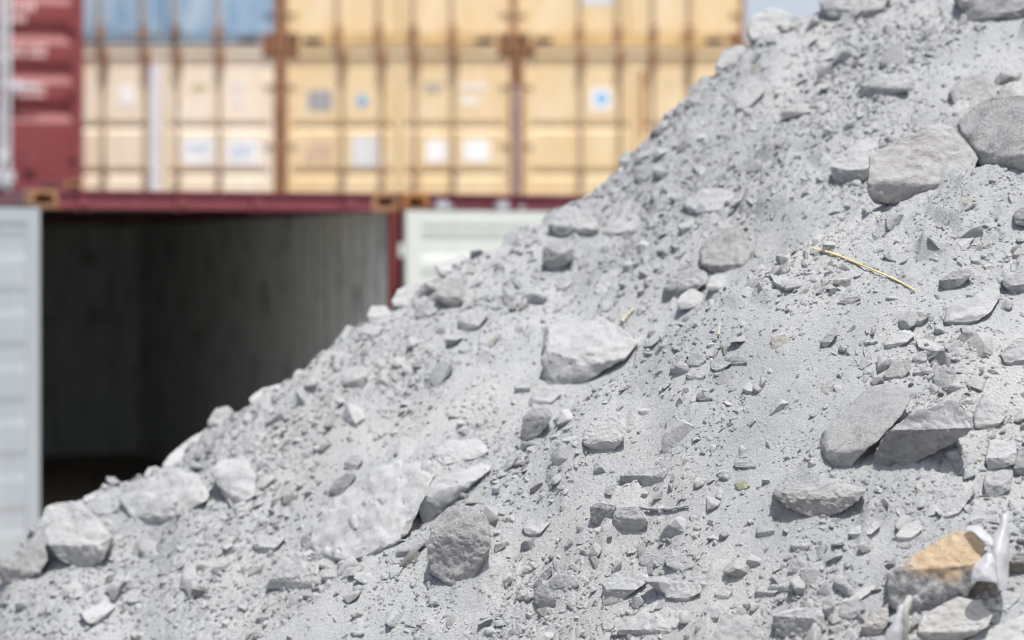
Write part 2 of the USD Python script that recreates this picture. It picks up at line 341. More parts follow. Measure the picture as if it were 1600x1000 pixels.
mblue = dict(frame='blue_frame', post='rust_brown', wall='blue', door='blue', bar='bar_brown', bracket='rust_brown', header='blue_frame', cast='rust_brown', gasket='gasket_dark')
mred = dict(frame='red_frame', post='red_frame', wall='red', door='red', bar='galvanised', bracket='galvanised', header='red_frame', cast='rust_brown', gasket='gasket_dark')
G = 'stacked shipping containers'
A0, B0, C0 = 72.0, 440.5, 810.5
def X0(px): return (px-800)/SS
def barsfor(px0, l1, l2, r1, r2):
    pw = .055; w = (Wc-2*pw-.02)/2
    return ((lx(l1, px0)-pw-.002, lx(l2, px0)-pw-.002), (lx(r1, px0)-(Wc-pw-.002-w), lx(r2, px0)-(Wc-pw-.002-w)))
gro = [lz(y, Z2) for y in (345, 270, 197)]
cA = container('pale cream container with a white vertical stripe between its doors, below the blue one', (X0(A0), YS, Z2), 0, Wc, Hc, Lc, mp, G, grooves=gro, bars=barsfor(A0, 163, 229, 278, 344))
cB = container('yellow beige container with a grey square and blue diamond on its door', (X0(B0), YS, Z2), 0, Wc, Hc, Lc, mb, G, grooves=gro, bars=barsfor(B0, 536, 598, 650, 710))
cC = container('yellow beige container partly hidden by the heap, one blue placard on its door', (X0(C0), YS, Z2), 0, Wc, Hc, Lc, mb, G, grooves=gro, bars=barsfor(C0, 909, 970, 1021, 1078))
gro3 = [lz(y, Z3) for y in (51, -25, -100)]
cA3 = container('faded blue container with rusty locking bars in the top row', (X0(A0), YS, Z3), 0, Wc, Hc, Lc, mblue, G, grooves=gro3, bars=barsfor(A0, 157, 224, 275, 342))
cB3 = container('beige container in the top row beside the blue one', (X0(B0), YS, Z3), 0, Wc, Hc, Lc, mb, G, grooves=gro3, bars=barsfor(B0, 528, 592, 646, 707))
cC3 = container('beige container in the top row at the stack end against the sky', (X0(800), YS+.03, Z3), 0, Wc, Hc, Lc, mb, G, grooves=gro3, bars=barsfor(800, 906, 966, 1021, 1078))
for px0, lb in ((A0, 'cream container in the bottom row under the pale cream one'), (B0, 'beige container in the bottom row behind the open red container'), (C0, 'beige container in the bottom row behind the heap')):
    container(lb, (X0(px0), YS, Z1), 0, Wc, Hc, Lc, mb, G, doors=True, bars=((.3, .75), (.3, .75)))
def mark(c, name, material, px0, zb, x0, x1, y0, y1, y=.0285): return sticker(c, name, material, lx(x0, px0), lx(x1, px0), lz(y1, zb), lz(y0, zb), y)
def text(c, material, px0, zb, x0, x1, y0, y1, rows, seed, y=.0235):
    m = strokes((x1-x0)/SS, (y1-y0)/SS, rows, seed); m.apply_translation([lx(x0, px0), y, lz(y1, zb)]); return tag(obj('lettering', m, material, c.GetPath()), kind='stuff')
# marks on the cream container
obj('white_stripe', box(lx(235, A0), lx(249, A0), -.001, .0205, lz(450, Z2), lz(102, Z2)), 'sticker_lilac', cA.GetPath())
mark(cA, 'label_plate', 'sticker_white', A0, Z2, 185, 208, 134, 163)
text(cA, 'ink_green', A0, Z2, 301, 326, 128, 142, 1, 5)
mark(cA, 'label_plate', 'sticker_white', A0, Z2, 285, 335, 214, 256); text(cA, 'ink_blue', A0, Z2, 292, 328, 224, 240, 2, 6)
mark(cA, 'label_plate', 'sticker_white', A0, Z2, 354, 404, 218, 256); text(cA, 'ink_blue', A0, Z2, 360, 398, 225, 248, 3, 7)
text(cA, 'sticker_lilac', A0, Z2, 362, 402, 128, 142, 1, 8); text(cA, 'sticker_lilac', A0, Z2, 366, 384, 152, 166, 1, 9)
# marks on the yellow beige one
mark(cB, 'label_plate', 'sticker_grey', B0, Z2, 481, 519, 141, 172)
def diamond(c, px0, zb, cx, cy, r, material):
    m = trimesh.creation.box([r*1.42/SS, .003, r*1.42/SS]); m.apply_transform(trimesh.transformations.rotation_matrix(math.pi/4, [0, 1, 0])); m.apply_translation([lx(cx, px0), .0265, lz(cy, zb)])
    return obj('hazard_placard', m, material, c.GetPath())
diamond(cB, B0, Z2, 566, 157, 11, 'sticker_blue')
mark(cB, 'label_plate', 'sticker_silver', B0, Z2, 549, 591, 212, 261)
text(cB, 'ink_grey', B0, Z2, 662, 694, 126, 146, 2, 11); text(cB, 'sticker_white', B0, Z2, 718, 775, 128, 142, 1, 12); text(cB, 'sticker_white', B0, Z2, 722, 752, 148, 166, 1, 13)
for a, b in ((666, 698), (724, 765)): mark(cB, 'label_plate', 'sticker_white', B0, Z2, a, b, 218, 253)
text(cB, 'ink_pale', B0, Z2, 478, 520, 220, 254, 3, 14)
mark(cC, 'hazard_placard', 'sticker_white', C0, Z2, 924, 956, 138, 172); diamond(cC, C0, Z2, 940, 154, 13, 'sticker_blue')
text(cC, 'ink_grey', C0, Z2, 1046, 1066, 122, 138, 1, 15)
obj('rust_strip', box(lx(1001, C0), lx(1008, C0), .012, .0205, lz(210, Z2), lz(110, Z2)), 'rust_orange', cC.GetPath())
mark(cC3, 'label_plate', 'sticker_silver', 800, Z3, 908, 960, -30, 8)

# the red container standing forward of the stack, and the one it stands on
YR = 22.9; SR = F/YR
zr = CAMZ + (HOR-302)/SR
YAWR = math.radians(20); xr = (131-800)/SR - 2.44*math.cos(YAWR); yr_ = YR - 2.44*math.sin(YAWR)
rz = lambda py: CAMZ + (HOR-py)/SR - zr
cR = container('dark red container with ribbed doors and a pale vertical locking bar', (xr, yr_, zr), YAWR, 2.44, 2.59, Lc, dict(mred, sill='red_frame'), G,
               grooves=[rz(52), rz(114), rz(174), rz(-10), rz(-72)], bars=((.2, .62), (.42, .44)), gw=.075, slope=.075, gd=.04)
m = strokes(.36, .22, 2, 31); m.apply_translation([2.44-.78, .0275, rz(40)]); tag(obj('lettering', m, 'ink_pale', cR.GetPath()), kind='stuff')
for k, (ya, yb) in enumerate(((70, 92), (132, 154))):
    m = strokes(.36, (yb-ya)/SR, 2, 40+k); m.apply_translation([2.44-.70, .0275, rz(yb)]); tag(obj('lettering', m, 'ink_pale', cR.GetPath()), kind='stuff')
obj('lock_rod', cat(rod((rz(0)*0+2.44-.71, -.03, .02), (2.44-.71, -.03, 2.55), .022), box(2.44-.80, 2.44-.66, -.055, -.02, .10, .2), rod((2.44-.71, -.035, .42), (2.44-.86, -.06, .12), .022)), 'galvanised', cR.GetPath())
obj('lock_box', cat(box(2.44-.56, 2.44-.46, -.03, .0205, .22, .40)), 'red_frame', cR.GetPath())
container('dark red container carrying the ribbed red one', (xr, yr_, .25), YAWR, 2.44, zr-.25, Lc, mred, G)

# the open container and its neighbour, turned towards the heap
YAW = math.radians(22); P0 = at(45, 400, 14.6)
Hn, Wn, Ln, zn = 2.337, 2.37, 7.1, .25
mopen = dict(frame='red_frame', post='red_dark', wall='inside', door='red', bar='galvanised', bracket='rust_brown', header='red_frame', cast='rust_brown', roof='inside')
cN = container('open red container with a dark empty inside and both doors swung back', (P0[0], P0[1], zn), YAW, Wn, Hn, Ln, mopen, 'red containers beside the heap', doors=False)
for k in range(4):
    x = .085 + (Wn-.17)*(k+.5)/4 + (.03 if k % 2 else -.03)
    each('cam_keeper', [box(x-.035, x+.035, -.045, .003, Hn-.105, Hn-.05), box(x-.05, x+.05, -.03, .003, Hn-.13, Hn-.1)], 'red_frame', cN.GetPath())
def open_door(c, hinge, ang, w, z0, z1, material, ribs, flip):
    d = xf('door', (hinge[0], hinge[1], 0), ang, str(c.GetPath())); P = str(d.GetPath())
    fr = .10
    s = -1 if flip else 1
    obj('frame', cat(box(0, fr, 0, .05, z0, z1), box(w-fr, w, 0, .05, z0, z1), box(fr, w-fr, .002, .048, z0, z0+.09), box(fr, w-fr, .002, .048, z1-.09, z1)), material, P)
    gr = list(np.linspace(z0+.23, z1-.23, ribs))
    p = mv(pressed(w-2*fr-.004, z0+.092, z1-.092, gr, .09, (.010 if flip else .005), .05, .012), fr+.002, .007, 0)
    if not flip: p = trimesh.Trimesh(np.array(p.vertices)*[1, -1, 1] + [0, .05, 0], np.array(p.faces)[:, ::-1], process=False)
    obj('panel', p, material, P)
    obj('gasket', cat(box(w, w+.018, .012, .04, z0, z1), box(0, w, .014, .038, z1, z1+.015)), 'gasket_dark', P)
    for b in (.3, .75): obj('locking_bar', rod((w*b, .075 if flip else -.025, z0-.04), (w*b, .075 if flip else -.025, z1+.04), .017), 'galvanised', P)
    for k in range(4):
        zz = z0+.25+k*(z1-z0-.5)/3
        obj('hinge', box(-.03, .06, *((.0505, .068) if flip else (-.018, -.0005)), zz-.045, zz+.045), material, P)
    return d
zd0, zd1 = .12, Hn-.118
# left leaf: swung out towards the heap, its inner face seen;  right leaf: folded right back against the neighbour
open_door(cN, (.02, -.06), math.radians(180+33), 1.17, zd0, zd1, 'door_shaded', 6, False)
dr = cN
cN2 = container('red container with a rusty corner behind the folded white door', (P0[0]+math.cos(YAW)*(Wn+.03), P0[1]+math.sin(YAW)*(Wn+.03), zn), YAW, 2.44, Hn, Ln,
                dict(mred, cast='rust_orange'), 'red containers beside the heap', bars=((.2, .62), (.4, .8)))
open_door(cN, (Wn-.005, -.17), 0.0, 1.10, zd0, zd1, 'door_white', 8, True)

# ------------------------------------------------------------------ rocks of the heap
FINE = {}
def rocky(pts, seed, rough=1.0, div=13, round_=2):
    """a broken stone through the given points: hull, softened edges, uneven faces"""
    h = m3.Manifold.hull_points(np.asarray(pts, float)); rr = np.random.default_rng(seed)
    hv = np.array(h.to_mesh().vert_properties[:, :3]); hc = hv.mean(0)
    for k in range(int(10*min(1, rough))):                              # broken off corners
        dn = rr.normal(size=3); dn /= np.linalg.norm(dn); off = float(((hv-hc) @ dn).max())*rr.uniform(.88, .97)
        h = h.trim_by_plane((-dn).tolist(), -float(off + hc @ dn))
    bb = h.bounding_box(); ext = np.array(bb[3:]) - np.array(bb[:3])
    size = float(np.cbrt(np.prod(ext)))
    g = h.refine_to_length(size/div*.9).to_mesh()
    m = trimesh.Trimesh(np.array(g.vert_properties[:, :3], float), np.array(g.tri_verts, int), process=True); m.merge_vertices()
    if round_:
        c = m.centroid.copy(); e = m.extents.copy()
        trimesh.smoothing.filter_laplacian(m, lamb=.35, iterations=round_)
        m.apply_translation(-m.centroid); m.apply_scale(e/np.maximum(m.extents, 1e-6)*.99 + .01); m.apply_translation(c)
    p = np.array(m.vertices); n = np.array(m.vertex_normals)
    q = p/size
    lo = fbm(q*2.2, 2, seed) - .5
    mid = np.abs(fbm(q*5.5, 2, seed+7) - .5)
    hi = fbm(q*15, 2, seed+13) - .5
    cut = np.abs(fbm(q*np.array([2.5, 2.5, 6.0]) + 3*fbm(q*1.5, 2, seed+3)[:, None], 2, seed+21) - .5)
    fine = np.abs(fbm(q*28, 2, seed+31) - .5)
    d = rough*size*(.05*lo - .06*mid - .10*np.clip(.10-cut, 0, .10) + .040*hi - .035*fine)
    m.vertices = p + n*d[:, None]
    return m
def _hull(pts):
    h = m3.Manifold.hull_points(np.asarray(pts, float)).to_mesh()
    return np.array(h.vert_properties[:, :3], float), np.array(h.tri_verts, int)
hero_px = []; rock_at = []
def rock(label, tone, T, B=(), kt=1.15, kb=.45, name='rock', rough=1.0, th=.55, div=15, sink=.10, Y=None, group='rocks lying on the heap', round_=1):
    """T: outline of the face that catches the light, B: the lower points below it, both as seen; the rock gets its own depth"""
    T = np.array(T, float); B = np.array(B, float).reshape(-1, 2)
    if len(B) == 0:
        c = T.mean(0); low = T[T[:, 1] > c[1]]
        B = low + np.array([0, 1]) * .12*(T[:, 1].max()-T[:, 1].min()); B[:, 0] = c[0] + (B[:, 0]-c[0])*.9
    vm = T[:, 1].max(); allp = np.vstack([T, B])
    vlow = allp[:, 1].max(); vtop = allp[:, 1].min(); hh = vlow-vtop; ww = np.ptp(allp[:, 0])
    ax = allp[allp[:, 1] > vlow-.25*hh][:, 0].mean(); av = vlow - sink*hh
    Y0 = Y or ray(ax, av); dv = 0
    while Y0 is None and dv < 60: dv += 3; Y0 = ray(ax, av+dv)
    Y0 = Y0 or YB
    T = T + [0, dv]; B = B + [0, dv]; allp = allp + [0, dv]; vm += dv; av += dv; vlow += dv; vtop += dv
    s = Y0/F
    ya, yb = ray(ax-ww*.35, av), ray(ax+ww*.35, av)
    lean = float(np.clip((yb-ya)/(.7*ww)/s, -1.3, 1.3)) if ya and yb and abs(yb-ya) < 1.6*ww*s else 0.0
    near = Y0 < 7.7; kt = kt*(.60 if near else .86)
    # tilt of lower boundary: each lit-face point recedes with its height above the line through the face's lowest points
    Yr = Y0 - kb*max(0, av-vm)*s - (.09 if near else .10)*hh*s
    P = []
    for u, v in T: P.append((u, v, Yr + (kt*(vm-v) + .85*lean*(u-ax))*s))
    for u, v in B:
        d = v-vm; P.append((u, v, Yr + ((kb*d if d > 0 else -kt*.55*d) + .85*lean*(u-ax))*s))
    W = [np.array([(u-800)*y/F, y, CAMZ+(HOR-v)*y/F]) for u, v, y in P]
    W = np.array(W); c = W.mean(0)
    tk = th*min(ww, hh)*s + .2*max(ww, hh)*s
    back = c + (W-c)*.82 + np.array([0, tk, -.10*hh*s])
    m = rocky(np.vstack([W, back]), int(abs(T[0, 0]*7+T[0, 1]*13)) % 9973, rough, div, round_)
    pr = placed(name, m, tone, smooth=22)
    tag(pr, label, 'rock' if name != 'boulder' else 'boulder', group)
    rock_at.append((c[0], c[1], .30*math.sqrt(ww*hh)*s+.01))
    hero_px.append((allp[:, 0].mean(), allp[:, 1].mean(), ww/2, hh/2, label))
    return pr
# grey stone whose broken top plane is ochre
mat('ochre_boulder', {'tc': ('texture_coordinate', {}), 'sx': ('separate_xyz', {}), 'n': ('noise_texture', {'scale': 42, 'detail': 7, 'roughness': .75}), 'nl': ('noise_texture', {'scale': 14, 'detail': 6, 'roughness': .7}),
    'r1': ('rgb_ramp', {'ramp': [(.36, (.11, .113, .118)), (.5, (.25, .257, .26)), (.64, (.42, .425, .42))]}),
    'r2': ('rgb_ramp', {'ramp': [(.3, (.25, .185, .12)), (.5, (.325, .25, .165)), (.7, (.39, .335, .26))]}),
    'a': ('math', {'math_type': 'multiply_add', 'value2': .16}), 'c': ('map_range', {'from_min': .172, 'from_max': .200, 'clamp': True}),
    'd': ('map_range', {'from_min': -.10, 'from_max': -.05, 'clamp': True}), 'cd': ('math', {'math_type': 'multiply'}),
    'mx': ('mix', {}), 'b': ('bump', {'strength': .9, 'distance': .006}), 'p': ('principled_bsdf', {'roughness': .9, 'specular_ior_level': .2})},
    [('tc.object', 'sx.vector'), ('tc.object', 'n.vector'), ('tc.object', 'nl.vector'), ('nl.fac', 'a.value1'), ('sx.z', 'a.value3'), ('a.value', 'c.value'), ('sx.x', 'd.value'),
     ('c.result', 'cd.value1'), ('d.result', 'cd.value2'), ('cd.value', 'mx.fac'), ('n.fac', 'r1.fac'), ('n.fac', 'r2.fac'), ('r1.color', 'mx.color1'), ('r2.color', 'mx.color2'),
     ('mx.color', 'p.base_color'), ('n.fac', 'b.height'), ('b.normal', 'p.normal')])
# --- upper slope, behind
R = rock
R('pinkish grey blocky boulder above the yellow straw, largest by the skyline slope', 'pinkish', [(1358,240),(1389,224),(1421,208),(1466,189),(1488,194),(1508,218),(1530,245),(1528,266),(1470,285),(1400,284),(1357,272)], [(1355,303),(1392,318),(1430,315),(1466,309),(1512,290)], name='boulder', kt=1.15, kb=.5, rough=.9, div=28, round_=4)
R('big round speckled boulder behind the pinkish boulder, cut by the picture edge', 'speckled', [(1496,190),(1530,158),(1570,150),(1625,146),(1660,190),(1640,235),(1570,245),(1530,235)], [(1535,262),(1575,274),(1640,270)], name='boulder', kt=1.15, rough=.8, div=22, round_=3)
R('dark overhanging boulder at the top corner, its shadow on the dust below', 'dark', [(1490,-8),(1530,-60),(1640,-60),(1650,0),(1560,24)], [(1512,33),(1545,56),(1582,58),(1612,42)], name='boulder', kt=.9, kb=1.0, div=20, sink=.25)
R('broad pale rock on the skyline at the top edge', 'pale', [(1280,-4),(1300,-30),(1400,-30),(1392,2),(1345,16),(1284,12)], [(1290,26),(1322,28),(1345,35),(1385,14)], kt=.9)
R('rounded pale boulder on the skyline just beside the sky', 'pale', [(1165,48),(1176,22),(1205,10),(1235,22),(1240,48),(1215,58),(1185,56)], [(1172,62),(1200,70),(1236,62)], kt=.8, round_=4)
R('long flat slab with a dark front on the upper slope', 'grey', [(1343,133),(1365,118),(1415,112),(1425,131),(1380,137)], [(1346,149),(1382,152),(1422,141)], kt=1.5, kb=.7)
R('bright white wedge of rock on the upper slope near the beige containers', 'white', [(1149,168),(1152,150),(1178,118),(1197,134),(1190,150),(1165,168)], [(1150,175),(1166,177)], kt=1.1)
R('pale block with a shaded front beside the pinkish boulder', 'grey', [(1294,259),(1328,240),(1372,235),(1360,262),(1325,266)], [(1300,285),(1330,291),(1355,280)], kt=1.3, kb=.6)
R('pale flat slab uphill of the pinkish boulder', 'pale', [(1310,236),(1354,214),(1416,212),(1396,230),(1345,240)], [(1318,243),(1390,236)], kt=1.4)
R('smooth round beige rock uphill of the speckled round boulder', 'pinkish', [(1482,141),(1507,118),(1536,115),(1558,134),(1552,152),(1512,165)], [(1490,162),(1503,176),(1530,166)], kt=1.0, round_=4)
R('dark wedge stone lying alone on the smooth upper dust', 'dark', [(1227,233),(1248,208),(1269,206),(1264,218)], [(1230,237),(1246,235)], kt=1.1)
R('pointed triangular rock high on the upper slope', 'grey', [(1373,96),(1392,70),(1405,66),(1414,97),(1392,100)], [(1379,106),(1412,104)], kt=.9)
R('tilted slab standing out of the dust near the skyline', 'grey', [(1272,96),(1302,77),(1307,84)], [(1280,99),(1302,90)], kt=1.2)
R('pale boulder on the skyline above the dark rock pocket', 'pale', [(1116,92),(1132,66),(1156,56),(1166,64),(1150,84),(1130,98)], [(1120,104),(1138,100)], kt=.9)
R('rock perched on the skyline against the beige door', 'grey', [(966,236),(978,220),(994,224),(988,238)], [(968,246),(984,244)], kt=.9)
R('long thin pale slab under the skyline near the beige containers', 'pale', [(962,268),(990,246),(1010,242),(1004,256),(975,270)], [(968,272),(1000,260)], kt=1.4, kb=.7)
R('small dark cube stone below the long thin pale slab', 'dark', [(990,272),(1000,265),(1016,272),(1010,280)], [(996,284),(1010,286)], kt=1.0)
R('broad grey rock hump on the upper slope above the round boulder', 'grey', [(1016,300),(1030,280),(1052,276),(1066,300),(1060,318),(1030,315)], [(1024,322),(1056,324)], kt=1.2)
R('wide pale slab on the upper slope below the grey hump', 'pale', [(1066,318),(1090,296),(1130,292),(1150,304),(1128,328),(1090,330)], [(1080,336),(1126,336)], kt=1.4, kb=.8)
R('flattened round boulder casting a shadow near the white door', 'pale', [(851,350),(861,332),(890,323),(918,329),(938,348),(928,358),(890,352)], [(870,367),(902,378),(926,377),(939,364)], name='boulder', kt=1.0, kb=.8, round_=4, div=20, sink=.2)
R('block wedged under the flattened round boulder', 'grey', [(848,388),(856,374),(899,380),(894,392),(870,398)], [(846,412),(864,426),(893,409)], kt=1.0, kb=.6)
R('dark oblong rock leaning beside two pale round stones', 'dark', [(1035,452),(1042,436),(1060,426),(1084,418),(1107,425),(1100,434),(1070,446)], [(1033,464),(1047,472),(1082,457),(1107,442)], kt=1.3, kb=.9)
R('pale round stone tucked under the dark oblong rock', 'pale', [(1056,470),(1066,458),(1084,450),(1107,464),(1096,476)], [(1062,484),(1094,482)], kt=1.0, round_=4)
R('pale round stone behind the dark oblong rock', 'pale', [(1104,446),(1112,430),(1128,427),(1142,436),(1132,450)], [(1110,456),(1134,454)], kt=1.0, round_=4)
R('large rounded beige rock with a bluish broken end', 'pinkish', [(1092,388),(1104,380),(1126,348),(1155,347),(1178,386),(1168,412),(1130,414)], [(1091,412),(1114,426),(1146,428)], name='boulder', kt=1.1, round_=4, div=20)
R('flat pale slab uphill of the flattened round boulder', 'pale', [(1011,354),(1024,334),(1053,322),(1066,333),(1043,347)], [(1016,360),(1030,358)], kt=1.5, kb=.8)
R('thin slab leaning beside the flattened round boulder', 'grey', [(941,362),(950,348),(992,335),(1011,347),(975,364)], [(946,368),(965,371),(995,361)], kt=1.5)
R('large cube shaped block with a dark side in mid slope', 'pale', [(848,508),(950,497),(1004,540),(975,562),(938,572),(905,566),(872,535)], [(845,545),(848,598),(872,608),(902,604),(930,590)], name='boulder', kt=1.25, kb=.12, div=22, rough=.9)
R('pale lump below the flattened round boulder on smooth dust', 'pale', [(925,456),(944,428),(970,418),(962,440),(940,460)], [(930,464),(945,462)], kt=1.2)
R('white fine grained rock at the near crest by the beige rock', 'white', [(1178,396),(1184,364),(1206,362),(1214,384),(1192,402)], [(1182,406),(1196,406)], kt=.9)
R('pale wedge rock at the left of the cube block', 'grey', [(848,480),(860,470),(900,460),(885,482),(862,492)], [(856,494),(874,492)], kt=1.3)
R('shaded rock peeping over the near crest', 'dark', [(815,652),(826,640),(856,634),(864,648)], [(816,690),(838,684),(858,664)], kt=.9, kb=.1)
R('grey rock on the slope below the cube block', 'grey', [(803,606),(808,592),(830,588),(828,606)], [(805,614),(822,616)], kt=1.0)
R('rock behind the near crest by the shaded rock', 'grey', [(826,624),(836,606),(860,600),(880,612),(862,628)], [(832,634),(862,634)], kt=1.0)
R('oval pale rock with a dark broken end behind the near crest', 'pale', [(670,706),(704,688),(744,684),(757,693),(720,712),(690,726)], [(712,727),(742,720),(765,704)], kt=1.1, kb=.6)
R('huge pale dust covered boulder sloping down behind the angular grey slab', 'pale', [(474,845),(520,780),(562,744),(624,716),(676,724),(682,742),(650,800),(600,850),(540,875)], [(490,885),(545,895),(620,858)], name='boulder', kt=1.9, kb=1.2, div=26, rough=1.0, round_=3)
R('round grey rock on the side of the huge dust covered boulder', 'grey', [(600,802),(624,778),(656,764),(658,786),(630,806)], [(607,812),(640,813)], kt=1.0)
R('dark faced rock against the huge dust covered boulder', 'dark', [(513,768),(522,752),(540,738),(558,740),(548,756)], [(515,778),(532,774)], kt=.8)
R('small sharp rock between the dust covered and the angular grey slab', 'pale', [(607,824),(613,806),(646,816),(630,826)], [(606,836),(622,842),(642,834)], kt=1.0)
R('rounded rock with a dark hollow on the mid slope', 'grey', [(536,724),(548,711),(568,715),(560,728)], [(542,736),(558,734)], kt=1.0)
R('pale angular boulder just above the bottom edge, crumbs beside it', 'pale', [(417,905),(440,876),(472,864),(500,878),(500,894),(460,902)], [(414,922),(460,926),(498,914)], name='boulder', kt=1.0, div=20)
R('pale flat rock on the lower slope', 'pale', [(400,854),(416,836),(447,839),(432,855)], [(406,866),(428,862)], kt=1.3)
R('large pale block with a dark underside on the left slope', 'pale', [(184,782),(243,752),(256,725),(304,733),(330,772),(275,785),(248,806),(208,802)], [(197,810),(224,825),(250,827),(276,812),(322,783)], name='boulder', kt=1.35, kb=.5, div=22)
R('craggy pale boulder with a bluish broken face, lowest on the skyline', 'pale', [(64,808),(70,788),(122,779),(154,818),(176,838),(150,852),(118,846),(100,826),(76,838)], [(76,852),(90,873),(122,889),(140,894),(162,876)], name='boulder', kt=1.1, kb=.3, div=22)
R('leaning slab with a dark bluish side on the left slope', 'grey', [(339,718),(384,715),(400,740),(400,775),(380,782),(360,752)], [(326,733),(344,770),(366,798),(384,790)], kt=1.2, kb=.15)
R('long smooth pale rock on the skyline against the dark container', 'pale', [(250,726),(272,696),(320,667),(347,673),(348,692),(310,714)], [(258,732),(300,722)], kt=1.2, round_=3)
R('knobbly round rock standing on the skyline against the dark container', 'grey', [(323,656),(338,633),(355,629),(365,641),(348,660)], [(324,666),(346,666)], kt=.7, round_=3)
R('small upright stone on the skyline against the dark container', 'white', [(225,730),(232,718),(244,715),(246,722),(236,733)], [(226,736),(236,736)], kt=.7, round_=3)
R('flat jagged rock on the skyline above the large pale block', 'pale', [(128,764),(163,750),(204,738),(192,762),(150,772)], [(130,772),(180,772)], kt=1.3)
R('pinkish low rock at the left edge above the bottom', 'pinkish', [(-8,884),(30,856),(64,842),(78,870),(50,892)], [(0,912),(30,910),(60,898)], kt=1.1)
R('dark stick shaped stone on the lower left dust', 'dark', [(243,897),(256,887),(285,877),(289,883),(262,896)], [(245,903),(262,900)], kt=1.3, th=.8)
R('pale wedge shaped rock below the dark container opening, dark foot', 'pale', [(531,590),(541,577),(573,571),(575,588),(548,595)], [(534,602),(545,608),(571,607)], kt=1.2, kb=.6)
R('pinkish rounded rock below the white door', 'pinkish', [(676,460),(688,443),(720,432),(727,458),(706,466)], [(688,470),(706,483),(722,472)], kt=1.1, kb=.7, round_=3)
R('grey stone under the pinkish rounded rock', 'grey', [(650,482),(672,474),(686,484),(674,492)], [(654,494),(670,498)], kt=1.1)
R('lumpy buried rock on the slope beside the pinkish rounded rock', 'grey', [(714,502),(720,486),(749,478),(763,490),(749,508)], [(717,520),(748,515)], kt=1.3)
R('pale skyline rock below the red container post', 'pale', [(611,470),(624,450),(656,440),(666,462),(636,476)], [(616,480),(650,478)], kt=1.0, round_=3)
R('small pale rock on the skyline before the dark container wall', 'white', [(573,492),(580,478),(605,477),(612,490),(592,497)], [(577,502),(604,502)], kt=.9)
R('rock with a shadowed foot on the skyline by the container wall', 'pale', [(558,518),(568,506),(599,512),(590,524)], [(562,530),(590,530)], kt=1.1, kb=.7)
R('slanting pale slab on the skyline below the white door', 'pale', [(678,412),(720,398),(738,403),(690,424)], [(684,432),(712,424)], kt=1.4)
R('dark splinter of rock below the white door', 'dark', [(784,446),(791,455),(801,476),(794,474)], [(787,474),(798,480)], kt=.8)
R('long low rock on the skyline, lower left', 'pale', [(388,622),(410,606),(444,598),(436,616),(404,628)], [(392,632),(424,628)], kt=1.2)
# --- near slope, in focus
R('white topped diamond shaped rock alone on the near slope', 'white', [(907,680),(917,668),(952,651),(980,663),(977,680),(945,689)], [(912,695),(936,708),(957,706),(974,690)], name='rock', kt=1.0, kb=.7, div=22)
R('grey block pale on top, below the white topped diamond', 'grey', [(966,743),(981,733),(1031,730),(1042,735),(1018,743)], [(970,752),(988,759),(1017,762),(1041,747)], kt=1.4, kb=.45, div=20)
R('dark squarish block, first of a touching pair', 'dark', [(922,792),(932,785),(964,789),(963,797)], [(923,815),(940,824),(962,823)], kt=.8, kb=.3, div=18)
R('rounded block with a dark base, second of the touching pair', 'grey', [(957,806),(964,791),(996,791),(1012,808),(990,812)], [(958,822),(965,834),(1001,830),(1014,818)], kt=1.0, kb=.55, div=18, round_=3)
R('small lump above the touching pair', 'grey', [(944,764),(960,755),(972,768),(962,774)], [(946,772),(962,778)], kt=1.0)
R('pale flat rock facing the slope near the dark round boulder', 'pale', [(815,824),(824,812),(860,816),(846,832)], [(822,836),(832,842)], kt=1.4)
R('smooth egg shaped stone beside a dark wedge near the bottom', 'grey', [(858,908),(872,896),(896,899),(906,914),(884,917)], [(862,920),(888,924)], kt=1.1, round_=5, div=18)
R('craggy round stone near the egg shaped one', 'grey', [(832,926),(844,911),(872,922),(870,936)], [(836,944),(848,953),(868,946)], kt=.9, div=18)
R('dark wedge standing beside the egg shaped stone', 'dark', [(832,915),(844,898),(864,881),(864,894)], [(833,921),(846,917)], kt=.5, div=18)
R('broad flat topped block with a shaded front near the bottom', 'grey', [(940,910),(960,895),(1013,895),(1017,903),(990,914),(948,921)], [(944,938),(966,943),(998,921)], name='boulder', kt=1.5, kb=.3, div=22)
R('flat stone leaning on the broad flat topped block', 'grey', [(996,875),(1005,863),(1032,871),(1037,882)], [(1003,884),(1030,886)], kt=1.2)
R('half buried grey rock uphill of the pale slab near the bottom', 'pale', [(1036,874),(1064,859),(1089,884),(1066,890)], [(1042,884),(1062,898)], kt=1.3)
R('pale knobbly rock behind the large triangular slab', 'pale', [(1032,914),(1048,903),(1097,911),(1097,926),(1070,934)], [(1040,934),(1070,944)], kt=1.2, div=18)
R('large triangular pale slab at the bottom edge', 'pale', [(957,984),(1000,956),(1032,932),(1056,931),(1069,952),(1073,976),(1024,984)], [(966,993),(1024,995),(1066,989)], name='boulder', kt=1.5, kb=.6, div=24)
R('roundish grey stone beside the large triangular slab', 'grey', [(1094,960),(1104,947),(1126,951),(1122,966)], [(1098,976),(1118,974)], kt=1.0, div=16)
R('pale stone uphill of the roundish grey one', 'pale', [(1116,928),(1128,911),(1146,920),(1140,932)], [(1120,937),(1138,938)], kt=1.1, div=16)
R('slab half sunk in dust near the bottom middle', 'pale', [(1178,924),(1200,909),(1226,914),(1212,926)], [(1184,934),(1208,932)], kt=1.5, kb=.8, div=16)
R('small white stone beside the large triangular slab tip', 'white', [(940,968),(950,963),(962,976),(956,984)], [(942,982),(950,989)], kt=1.0)
R('big pale rock cut by the bottom edge', 'pale', [(1104,1010),(1132,956),(1180,964),(1196,1000),(1150,1014)], [(1110,1030),(1180,1030)], kt=1.1, div=18)
